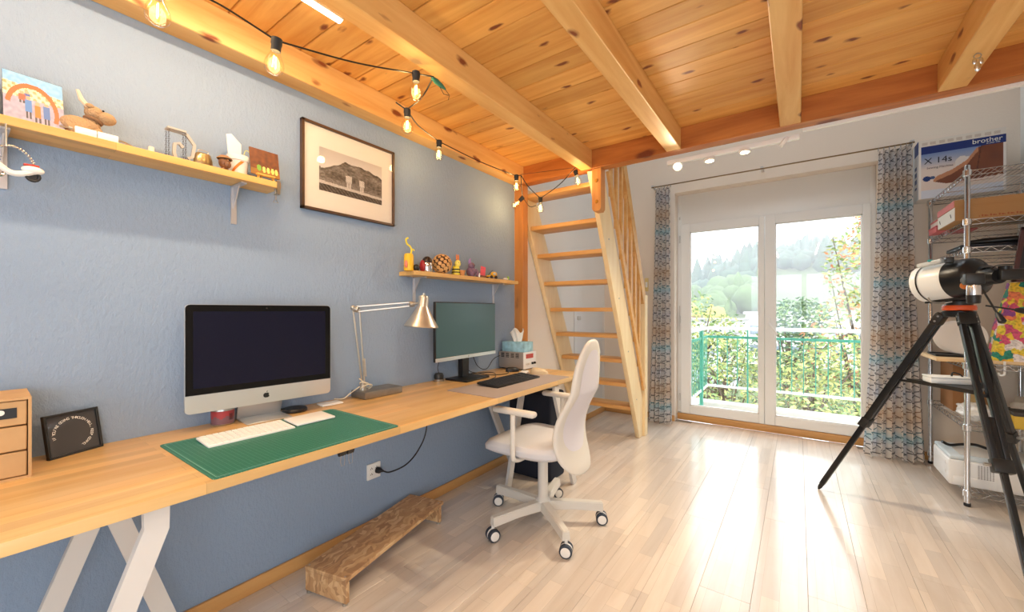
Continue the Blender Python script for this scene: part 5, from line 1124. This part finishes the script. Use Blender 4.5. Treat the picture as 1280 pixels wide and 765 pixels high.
# ------------------------------------------------------------------ wire shelving unit
UX0, UX1, UY0, UY1 = .844, 1.30, 3.632, 4.478
un = thing('wire_shelving', 'chrome wire shelving unit in the corner by the patterned curtain', 'shelving', (UX0, UY0, 0))
def lev(z, wires=True):
    bm = nb(); x1, y1 = UX1 - UX0, UY1 - UY0
    for dz in (0, -.030):
        tube(bm, [(0, 0, z + dz), (x1, 0, z + dz), (x1, y1, z + dz), (0, y1, z + dz)], .0036, 5, True)
    def zig(a, b, n):
        a = Vector(a); b = Vector(b); tube(bm, [a + (b - a) * (k / n) + Vector((0, 0, -.001 if k % 2 else -.029)) for k in range(n + 1)], .0022, 4)
    zig((0, 0, z), (x1, 0, z), 14); zig((0, y1, z), (x1, y1, z), 14); zig((0, 0, z), (0, y1, z), 26); zig((x1, 0, z), (x1, y1, z), 26)
    for k in range(1, 18): x = x1 * k / 18; tube(bm, [(x, 0, z + .002), (x, y1, z + .002)], .0017, 4)
    for k in (1, 2): tube(bm, [(0, y1 * k / 3, z - .003), (x1, y1 * k / 3, z - .003)], .003, 4)
    q = obj('wire_shelf', bm, CHROME, un)
LV = (2.055, 1.755, 1.583, .872, .495, .093)
for z in LV: lev(z)
for x in (0, UX1 - UX0):
    for y in (0, UY1 - UY0):
        bm = nb(); lathe(bm, [(.0135, .02), (.0135, 2.085 if y == 0 else 2.052), (.011, 2.09 if y == 0 else 2.056)], 14, Matrix.Translation((x, y, 0))); p = obj('post', bm, CHROME, un)
        bm = nb(); lathe(bm, [(.014, 0), (.016, .004), (.015, .02)], 12, Matrix.Translation((x, y, 0))); obj('foot', bm, DARK, p)
        for z in LV: bm = nb(); lathe(bm, [(.016, z - .034), (.020, z - .030), (.0195, z + .004), (.016, z + .007)], 14, Matrix.Translation((x, y, 0))); obj('sleeve', bm, CHROME, p)
# sewing machine carton
BXC = mat('carton_white', (232, 228, 222), .7); r = thing('sewing_machine_box', 'large printed sewing machine carton on top of the wire shelving', 'box', (.762, 4.385, 2.062)); W_, D_, H_ = .446, .185, .45
bx('carton', (0, 0, 0), (W_, D_, H_), BXC, r, .002)
def boxprint(u, v):
    n = mnoise.noise(Vector((u * 5, v * 5, 2)))
    if v > .885:
        for k in range(9):
            if abs(u - (.07 + k * .105)) < .035 and abs(v - .935) < .022: return (196, 182, 170) if (int(u * 90) + int(v * 80)) % 2 else (214, 202, 192)
        return (228, 220, 210)
    if u < .03: return (232, 226, 220)
    if v > .755 - .0 * u: return (18, 44, 116)
    if u > .97: return (232, 226, 220)
    # brown cushioned sole shape
    tp = ((.18, .30), (.22, .36), (.4, .44), (.57, .56), (.68, .735), (.74, .76), (1, .765)); top = 0
    for (ua, va), (ub, vb) in zip(tp, tp[1:]):
        if ua <= u <= ub: top = va + (vb - va) * (u - ua) / (ub - ua)
    bot = .27 - .05 * min(1, max(0, (u - .18) / .15)) + .07 * max(0, u - .4)
    if u > .18 and bot < v < top:
        if u < .70 and v > top - .075: return (186, 128, 92)
        if abs(u - (.70 + .12 * (v - .5))) < .008: return (92, 48, 32)
        return (120 + 14 * n, 66 + 8 * n, 42)
    if ((u - .52) / .085) ** 2 + ((v - .53) / .11) ** 2 < 1 or (.5 < u < .68 and .53 < v < .62): return (222, 214, 208)
    if ((u - .10) / .05) ** 2 + ((v - .335) / .045) ** 2 < 1: return (22, 50, 112)
    if ((u - .17) / .028) ** 2 + ((v - .345) / .03) ** 2 < 1: return (60, 84, 130)
    if v < .14: return (206, 212, 224)
    t_ = max(0, min(1, (v - .5) / .26)); return (int(222 - 112 * t_), int(206 - 70 * t_), int(196 - 10 * t_))
inked('front_print', 100, 100, boxprint, lambda u, v: Vector((W_ * u, -.0012, H_ * v)), r)
text('brother', .047, PAPER, r, frame_m((.355, -.002, H_ * .835), (1, 0, 0), (0, 0, 1)), 'brand_lettering'); text('at your side', .014, PAPER, r, frame_m((.385, -.002, H_ * .785), (1, 0, 0), (0, 0, 1)))
text('X 14s', .064, mat('ink_dark', (26, 28, 44), .6), r, frame_m((.105, -.002, H_ * .63), (1, 0, 0), (0, 0, 1)), 'model_lettering'); text('Sewing Machine', .022, mat('ink_grey', (110, 96, 100), .6), r, frame_m((.115, -.002, H_ * .515), (1, 0, 0), (0, 0, 1)))
inked('side_print', 20, 50, lambda u, v: (34, 70, 140) if v > .78 and u > .3 else ((70, 96, 150) if .2 < v < .6 and .35 < u < .7 and (int(v * 24) % 3) else (226, 228, 232)), lambda u, v: Vector((-.0012, D_ * (1 - u), H_ * v)), r)
# dark bundle beside it
bm = nb(); ball(bm, (0, 0, .06), (.07, .12, .06)); ball(bm, (.0, -.08, .035), (.06, .07, .035)); o = tag(obj('dark_bag', bm, mat('black_nylon', (30, 31, 36), .6, bump=.4, bscale=40)), 'crumpled black bag on the top wire shelf beside the carton', 'bag'); o.location = (1.245, 3.90, LV[0] + .004)
# shoe box and small pink cartons
KR = mat('brown_shoebox', (176, 130, 80), .7); r = thing('shoe_box', 'long brown shoe box with a white end on the second wire shelf', 'box', (.80, 3.665, LV[1] + .005))
bx('base', (0, 0, 0), (.47, .37, .085), KR, r); bx('lid', (-.003, -.003, .085), (.473, .373, .128), KR, r, .002); bx('end_label', (-.0034, .0, .004), (-.0006, .366, .083), BXC, r); bx('lid_end', (-.006, .0, .087), (-.0032, .366, .126), mat('pink_card_end', (216, 128, 130), .7), r)
for y in (.06, .3): bm = nb(); bar(bm, (-.0045, y, .03), (-.0045, y + .02, .055), .0006, .01, (0, 0, 1)); obj('end_mark', bm, DARK, r)
bm = nb()
for k in range(26): box(bm, (.10 + k * .0115, -.0006, .014), (.10 + k * .0115 + .0045 + .003 * (k % 3), .001, .014 + .006 + .003 * ((k * 5) % 3)))
q = obj('printed_line', bm, mat('rust_ink', (160, 88, 48), .6), r); q['kind'] = 'stuff'
for k, (z, c, lb) in enumerate(((0, (206, 110, 112), 'rose pink small carton below the pale one behind the shoe box'), (.046, (222, 206, 200), 'pale small carton lying on the rose pink carton'))):
    r = thing('small_carton', lb, 'box', (.80 + .01 * k, 4.09, LV[1] + .005 + z)); bx('box', (0, 0, 0), (.2, .2, .034), mat('carton_c%d' % k, c, .7), r, .001); bx('lid', (-.002, -.002, .034), (.202, .202, .045), mat('carton_l%d' % k, [(190, 92, 96), (212, 120, 118)][k], .7), r, .001)
# flat dark things on the third shelf
r = thing('laptop', 'closed dark laptop lying on the third wire shelf', 'laptop', (.83, 3.70, LV[2] + .004)); bx('base', (0, 0, 0), (.40, .30, .014), mat('dark_slate', (44, 50, 62), .45), r, .004); bx('lid', (0, 0, .015), (.40, .30, .024), mat('dark_slate2', (34, 38, 48), .4), r, .004)
r = thing('black_umbrella', 'folded black umbrella lying on the dark laptop', 'umbrella', (.93, 3.74, LV[2] + .004 + .045)); bm = nb(); tube(bm, [(-.06, .06, 0), (.02, .03, 0), (.2, -.01, 0), (.25, -.02, 0)], [.012, .02, .018, .010], 10); obj('canopy', bm, BLACK, r); bm = nb(); tube(bm, [(.25, -.02, 0), (.30, -.03, 0)], .010, 10); obj('handle', bm, mat('brown_grip', (90, 62, 40), .5), r)
# plywood board on the fourth shelf and what stands on it
PLY = wood('plywood', (226, 196, 152), (212, 178, 130), 'X', .5)
bm = nb(); box(bm, (.715, 3.655, LV[3] + .005), (1.325, 4.10, LV[3] + .025), .002); tag(obj('plywood_board', bm, PLY), 'pale plywood board laid on the fourth wire shelf', 'board'); BZ = LV[3] + .025
r = thing('black_tray', 'thin black tray lying on the plywood board under the plates', 'tray', (.84, 3.90, BZ)); bm = nb(); box(bm, (-.10, -.11, 0), (.16, .11, .006), .003); obj('base', bm, BLACK, r); bm = nb(); tube(bm, [(-.10, -.11, .009), (.16, -.11, .009), (.16, .11, .009), (-.10, .11, .009)], .004, 6, True); obj('rim', bm, BLACK, r)
pv = Vector((-.42, -.90, .10)).normalized()
for k, lb in enumerate(('frontmost white plate of the upright stack on the plywood board', 'second white plate of the upright stack on the plywood board', 'third white plate of the upright stack on the plywood board', 'hindmost white plate of the upright stack on the plywood board')):
    c = Vector((.885, 3.87, BZ + .014 + .112)) - pv * (.026 * k) + Vector((-.017 * k, 0, .002 * k)); r = thing('plate', lb, 'plate', c, 0, 'upright plate stack'); bm = nb()
    lathe(bm, [(.0001, 0), (.060, 0), (.068, .003), (.108, .014), (.110, .016), (.107, .0165), (.066, .0065), (.0001, .0035)], 36, axis_m((0, 0, 0), pv), cap=False); obj('dish', bm, mat('white_porcelain', (232, 228, 224), .3), r)
# floral bag
def floral():
    m = mat('floral_cloth', (230, 200, 80), .7); nt = m.node_tree; N = nt.nodes.new; L = nt.links.new; b = nt.nodes['Principled BSDF']
    tc = N('ShaderNodeTexCoord'); n = N('ShaderNodeTexNoise'); n.inputs['Scale'].default_value = 26; L(tc.outputs['Object'], n.inputs['Vector'])
    ad = N('ShaderNodeVectorMath'); ad.operation = 'MULTIPLY_ADD'; L(n.outputs['Color'], ad.inputs[0]); ad.inputs[1].default_value = (.05, .05, .05); L(tc.outputs['Object'], ad.inputs[2])
    v = N('ShaderNodeTexVoronoi'); v.inputs['Scale'].default_value = 24; L(ad.outputs[0], v.inputs['Vector'])
    sp = N('ShaderNodeSeparateColor'); L(v.outputs['Color'], sp.inputs[0]); cr = N('ShaderNodeValToRGB'); cr.color_ramp.interpolation = 'CONSTANT'; e = cr.color_ramp.elements
    cs = [(0, (232, 208, 70)), (.22, (214, 86, 120)), (.36, (40, 140, 120)), (.5, (236, 226, 222)), (.62, (232, 128, 84)), (.74, (140, 70, 136)), (.84, (236, 196, 60)), (.93, (60, 130, 80))]
    for _ in range(len(cs) - 2): e.new(.5)
    for q, (p, c) in zip(e, cs): q.position = p; q.color = lin(c)
    L(sp.outputs[0], cr.inputs[0])
    n2 = N('ShaderNodeTexVoronoi'); n2.inputs['Scale'].default_value = 60; L(ad.outputs[0], n2.inputs['Vector']); mr = N('ShaderNodeMapRange'); mr.inputs[3].default_value = .5; mr.inputs[4].default_value = 1.05; mr.inputs[2].default_value = .7; L(n2.outputs['Distance'], mr.inputs[0])
    hs = N('ShaderNodeHueSaturation'); L(cr.outputs[0], hs.inputs['Color']); L(mr.outputs[0], hs.inputs['Value']); L(hs.outputs[0], b.inputs['Base Color']); return m
r = thing('floral_bag', 'colourful flower print tote bag on the plywood board', 'bag', (1.14, 3.74, BZ)); FL = floral(); bm = nb()
lv = [(.175, .085, 0), (.178, .088, .02), (.155, .075, .2), (.12, .05, .38), (.10, .035, .47)]; rings = []
for hx, hy, z in lv: rings.append([bm.verts.new((hx * math.copysign(abs(math.cos(a)) ** .45, math.cos(a)) + .004 * math.sin(9 * a + z * 20), hy * math.copysign(abs(math.sin(a)) ** .45, math.sin(a)), z)) for a in [2 * PI * k / 32 for k in range(32)]])
for p, q in zip(rings, rings[1:]):
    for k in range(32): bm.faces.new((p[k], p[(k + 1) % 32], q[(k + 1) % 32], q[k]))
bm.faces.new(rings[0]); obj('bag', bm, FL, r, 60)
for y in (-.03, .03): bm = nb(); tube(bm, smooth_path([(-.05, y, .46), (-.045, y, .53), (0, y, .56), (.045, y, .53), (.05, y, .46)], 5), .007, 6, flat=(1.6, .5)); obj('strap', bm, FL, r)
# dark framed panel hooked on shelf front
pf = [at_y(1263, 342, 3.60), at_y(1276, 284, 3.60)]; r = thing('slate_panel', 'black panel in a dark red wooden frame hooked on the shelving front', 'panel', (pf[0].x, 3.602, pf[0].z - .05)); dx = pf[1].x - pf[0].x; hh = pf[1].z - pf[0].z + .05
Mp = frame_m((0, 0, 0), (1, 0, 0), (dx * .9, 0, hh)); Mp = Matrix(((1, dx / hh, 0, 0), (0, 0, -1, 0), (0, 1, 0, 0), (0, 0, 0, 1))); RW = mat('dark_red_wood', (70, 28, 26), .35)
bm = nb()
for lo, hi in (((0, 0), (.3, .02)), ((0, hh - .02), (.3, hh)), ((0, 0), (.02, hh)), ((.28, 0), (.3, hh))): box(bm, (lo[0], lo[1], -.0), (hi[0], hi[1], .018), .002, 1, Mp)
obj('frame', bm, RW, r); bm = nb(); box(bm, (.018, .018, .004), (.282, hh - .018, .012), M=Mp); obj('slate', bm, BLACK, r)
# fifth shelf contents
WICK = mat('brown_board', (150, 108, 70), .8, var=.1, vscale=12)
for k, (z, lb) in enumerate(((0, 'lower brown cardboard box at the back of the fifth wire shelf'), (.171, 'upper brown cardboard box stacked under the plywood board'))):
    r = thing('cardboard_box', lb, 'box', (.875, 4.06, LV[4] + .005 + z)); bx('carton', (0, 0, 0), (.20, .30, .165), WICK, r, .002); bx('tape', (.08, -.001, .0), (.12, .301, .1662), mat('tape', (196, 170, 120), .3), r)
def crumple(name, label, cat, loc, rad, m, seed, amp=.35):
    bm = nb(); vs = bmesh.ops.create_icosphere(bm, subdivisions=4, radius=1)['verts']
    for v in vs:
        n = 1 + amp * mnoise.noise(v.co * 2.4 + Vector((seed, 0, 0))) + amp * .5 * abs(mnoise.noise(v.co * 7 + Vector((0, seed, 0)))); v.co = Vector((v.co.x * rad[0] * n, v.co.y * rad[1] * n, max(0, rad[2] + v.co.z * rad[2] * n)))
    o = tag(obj(name, bm, m, None, 60), label, cat); o.location = loc
crumple('plastic_bag', 'crumpled clear white plastic bag on the fifth wire shelf', 'bag', (.93, 3.83, LV[4] + .004), (.075, .13, .05), mat('white_poly', (226, 228, 230), .25), 3)
crumple('cloth_bundle', 'crumpled grey and white cloth on the fifth wire shelf beside the yellow box', 'cloth', (1.205, 3.98, LV[4] + .004), (.07, .12, .075), mat('grey_white_cloth', (208, 206, 202), .85), 8)
r = thing('yellow_box', 'yellow box with dark lid on the fifth wire shelf', 'box', (1.04, 3.66, LV[4] + .005)); bx('base', (0, 0, 0), (.22, .14, .075), mat('mustard_card', (206, 172, 60), .6), r, .002); bx('lid', (-.003, -.003, .075), (.223, .143, .098), mat('dark_lid', (52, 48, 46), .6), r, .002)
hk = at_y(1262, 455, 3.58); r = thing('white_hook', 'white plastic hook hanging from the plywood board edge', 'hook', (hk.x, 3.648, LV[3] + .02)); bm = nb(); tube(bm, smooth_path([(0, 0, .005), (0, 0, -.05), (-.003, 0, -.075), (-.018, 0, -.08), (-.024, 0, -.066)], 5), .005, 7); obj('hook', bm, WPLAST, r)
# printer on the bottom shelf
r = thing('laser_printer', 'white laser printer on the bottom wire shelf', 'printer', (.778, 3.692, LV[5] + .005)); PB = mat('printer_white', (228, 230, 232), .45); PT = mat('printer_pale_blue', (196, 208, 216), .45)
bx('body', (0, 0, .0), (.46, .366, .160), PB, r, .012, 3); bx('top_cover', (.004, .004, .158), (.456, .362, .184), PT, r, .010, 3)
bx('paper_tray', (.02, -.004, .012), (.20, .01, .06), PB, r, .003); bm = nb(); box(bm, (.06, .05, .1845), (.24, .30, .187)); box(bm, (.26, .04, .1845), (.44, .3, .1865)); obj('output_slot', bm, GREYP, r)
for i in range(10):
    for j in range(6): bx('vent', (.125 + j * .012, -.0006, .052 + i * .0095), (.132 + j * .012, .002, .0575 + i * .0095), mat('vent_grey', (140, 142, 146), .6), r) if (i < 10) else None
for z in (.05, .11): bx('side_latch', (-.0006, .06, z), (.002, .075, z + .022), GREYP, r)
bm = nb(); prism(bm, [(-.012, -.004), (.008, -.009), (.014, 0), (.010, .008), (-.004, .006), (-.015, .009)], 0, .001, frame_m((.34, -.0004, .032), (1, 0, 0), (0, 0, 1))); obj('badge', bm, mat('teal_badge', (40, 150, 172), .5), r)
r = thing('black_strap', 'black strap lying on the laser printer', 'strap', (.86, 3.93, LV[5] + .005 + .187)); bm = nb(); tube(bm, smooth_path([(-.07, -.03, .03), (-.03, -.02, .012), (.03, 0, .022), (.09, 0, .03), (.16, -.01, .012), (.22, -.03, .01)], 5), .009, 7); obj('band', bm, BLACK, r)

# ------------------------------------------------------------------ telescope on tripod
TB_ = mat('satin_black_metal', (24, 26, 30), .32, .3); hub = Vector((.68, 3.05, 1.20)); feet = [Vector((.109, 3.40, 0)), Vector((.753, 2.425, 0)), Vector((1.09, 3.53, 0))]
tr = thing('telescope_tripod', 'black telescope tripod with silver clamps in front of the wire shelving', 'tripod', (hub.x, hub.y, 0)); O = Vector((hub.x, hub.y, 0))
bm = nb(); lathe(bm, [(.055, 1.165), (.062, 1.17), (.062, 1.195), (.045, 1.2)], 24); obj('head_plate', bm, TB_, tr)
bm = nb(); lathe(bm, [(.060, 1.200), (.063, 1.204), (.063, 1.216), (.060, 1.226)], 28); obj('orange_ring', bm, mat('orange_anodised', (214, 84, 34), .35), tr)
for k, f in enumerate(feet):
    f = f - O; h = Vector((0, 0, 1.185)) + Vector((f.x, f.y, 0)).normalized() * .06; d = (f - h); side = d.cross(Vector((0, 0, 1))).normalized()
    for s in (-1, 1):
        bm = nb(); bar(bm, h + side * .019 * s, h + d * .56 + side * .019 * s, .020, .032, d.cross(side).normalized(), .003); obj('upper_leg', bm, TB_, tr)
    bm = nb(); bar(bm, h + d * .40, h + d * .965, .020, .028, d.cross(side).normalized(), .003); obj('lower_leg', bm, TB_, tr)
    bm = nb(); bar(bm, h + d * .54, h + d * .585, .066, .042, d.cross(side).normalized(), .005); cl = obj('leg_clamp', bm, BLACK, tr)
    bm = nb(); tube(bm, [h + d * .562 + side * .03, h + d * .562 + side * .055], .008, 8); obj('clamp_knob', bm, STEEL, cl)
    bm = nb(); bar(bm, h + d * .002, h + d * .05, .064, .04, d.cross(side).normalized(), .006); hc_ = obj('hinge_block', bm, BLACK, tr)
    for q in (.014, .036): bm = nb(); tube(bm, [h + d * q + side * -.034, h + d * q + side * .034], .005, 8); obj('rivet', bm, STEEL, hc_)
    bm = nb(); tube(bm, [h + d * .955, h + d * .985, f], [.014, .012, .004], 10); obj('foot', bm, DARK, tr)
    bm = nb(); bar(bm, (0, 0, .80), h + d * ((1.185 - .80) / 1.185), .022, .012, (0, 0, 1), .002); obj('spreader_arm', bm, BLACK, tr)
bm = nb(); tri = [((f - O).normalized() * .21) for f in feet]; prism(bm, [(p.x, p.y) for p in tri], .795, .815); obj('accessory_tray', bm, BLACK, tr)
r = thing('clear_case', 'small translucent white plastic case on the tripod tray', 'case', (hub.x - .03, hub.y + .03, .815), .2); bx('base', (-.09, -.045, 0), (.075, .045, .03), mat('frosted_plastic', (226, 234, 240), .35), r, .006, 2); bx('lid', (-.092, -.047, .03), (.077, .047, .037), mat('frosted_lid', (236, 242, 246), .3), r, .003); bm = nb(); tube(bm, smooth_path([(.01, 0, .037), (.02, .01, .055), (.04, 0, .05), (.05, -.01, .037)], 4), .004, 6); obj('catch', bm, BLACK, r)
tl = thing('telescope', 'short white tubed telescope with black rear cell pointing to the balcony door', 'telescope', (hub.x, hub.y, 1.226)); O = Vector((hub.x, hub.y, 1.226))
c0 = rp(1163, 354.5, 2.16); c1 = rp(1217, 346, 1.98); ax = (c0 - c1).normalized(); c0 -= O; c1 -= O; TW = mat('telescope_white', (228, 232, 232), .3)
Ls = (c0 - c1).length; M = axis_m(c1, ax); R1 = .093
bm = nb(); lathe(bm, [(R1 - .002, Ls * .40), (R1, Ls * .41), (R1, Ls + .0), (R1 + .003, Ls + .004), (R1 + .003, Ls + .03), (R1 - .006, Ls + .032), (R1 - .01, Ls * .5)], 36, M, cap=False); obj('tube', bm, TW, tl)
bm = nb(); lathe(bm, [(R1 + .0035, Ls - .006), (R1 + .0035, Ls + .002)], 36, M, cap=False); obj('rim_ring', bm, BLACK, tl)
bm = nb(); lathe(bm, [(.0001, Ls + .012), (R1 - .008, Ls + .012)], 28, M, cap=False); obj('corrector_lens', bm, mat('coated_lens', (40, 70, 70), .05), tl)
bm = nb(); lathe(bm, [(.03, -.045), (.05, -.042), (R1 - .006, -.02), (R1 + .002, .0), (R1 + .002, Ls * .42), (R1 - .004, Ls * .43)], 36, M); obj('rear_cell', bm, TB_, tl)
# visual back, focuser and camera adapter running on behind the cell
side = ax.cross(Vector((0, 0, 1))).normalized(); upv = side.cross(ax)
e1 = rp(1250, 345, 1.86) - O
bm = nb(); tube(bm, [c1 - ax * .03, c1 - ax * .05, e1 + (c1 - e1) * .45, e1 + (c1 - e1) * .44, e1 + (c1 - e1) * .18, e1], [.050, .046, .046, .038, .038, .034], 20); obj('focuser', bm, TB_, tl)
bm = nb(); lathe(bm, [(.017, 0), (.017, .02), (.014, .022)], 18, axis_m(rp(1206, 357, 1.90) - O, (-.1, -1, 0))); obj('focus_knob', bm, mat('orange_knob', (206, 120, 40), .35), tl)
bm = nb(); pd = rp(1217, 349, 1.80) - O; cbox(bm, pd, (.06, .05, .05), .006); tube(bm, [pd, pd + Vector((.0, .09, 0))], .022, 12); dg = obj('star_diagonal', bm, BLACK, tl)
bm = nb(); lathe(bm, [(.021, 0), (.023, -.008), (.023, -.045), (.020, -.047)], 20, Matrix.Translation(pd + Vector((0, 0, -.026)))); obj('eyepiece_barrel', bm, CHROME, dg); bm = nb(); lathe(bm, [(.024, -.047), (.022, -.08), (.018, -.083)], 20, Matrix.Translation(pd + Vector((0, 0, -.026)))); obj('eyepiece', bm, BLACK, dg)
fp = rp(1162, 330, 2.10) - O; bm = nb(); bar(bm, fp + ax * .05, fp - ax * .06 + Vector((0, 0, .004)), .034, .02, (0, 0, 1), .006); fnd = obj('finder', bm, mat('finder_grey', (196, 204, 206), .4), tl); bm = nb(); lathe(bm, [(.012, 0), (.012, .004)], 14, axis_m(fp + Vector((0, -.012, .014)), (0, -.5, 1))); obj('finder_window', bm, mat('teal_lens', (40, 150, 150), .1), fnd)
bm = nb(); cbox(bm, fp - ax * .085, (.03, .03, .03), .004); obj('finder_bracket', bm, BLACK, fnd)
bm = nb(); bar(bm, c1 + ax * .02 + Vector((0, 0, -R1 - .006)), c1 + ax * .20 + Vector((0, 0, -R1 - .006)), .03, .012, (0, 0, 1), .002); obj('dovetail', bm, BLACK, tl)
bm = nb(); lathe(bm, [(.05, 0), (.05, .02), (.035, .035), (.03, c1.z - R1 + .004)], 20); obj('mount_neck', bm, BLACK, tl)
for k, (a_, b2) in enumerate((((1228, 362), (1253, 402)), ((1232, 382), (1282, 389)))):
    p, q = rp(*a_, 1.9) - O, rp(*b_, 1.8) - O if False else rp(b2[0], b2[1], 1.8) - O; d = (q - p)
    bm = nb(); tube(bm, [p, p + d * .8], .004, 8); h = obj('slow_motion_rod', bm, BLACK, tl); bm = nb(); tube(bm, [p + d * .74, p + d * .82, p + d, p + d * 1.03], [.007, .011, .014, .009], 12); obj('rod_knob', bm, BLACK, h)
bm = nb(); tube(bm, smooth_path([rp(1160, 372, 2.1) - O, rp(1164, 377, 2.1) - O, rp(1176, 379, 2.1) - O, rp(1190, 377, 2.08) - O], 5), .004, 6); obj('support_wire', bm, STEEL, tl)
cm = rp(1268, 343, 1.84); r = thing('camera_body', 'black camera mounted behind the telescope focuser', 'camera', cm, YAW * .0 + .2); bm = nb(); cbox(bm, (0, 0, 0), (.11, .05, .05), .010); obj('body', bm, BLACK, r); bm = nb(); lathe(bm, [(.022, 0), (.022, .02)], 18, axis_m((-.03, 0, .02), (0, 0, 1))); obj('dial', bm, TB_, r); bm = nb(); tube(bm, smooth_path([(-.05, 0, .015), (-.075, .0, .03), (-.05, .0, .045), (.0, 0, .045)], 5), .004, 6, flat=(2, .6)); obj('strap', bm, BLACK, r)
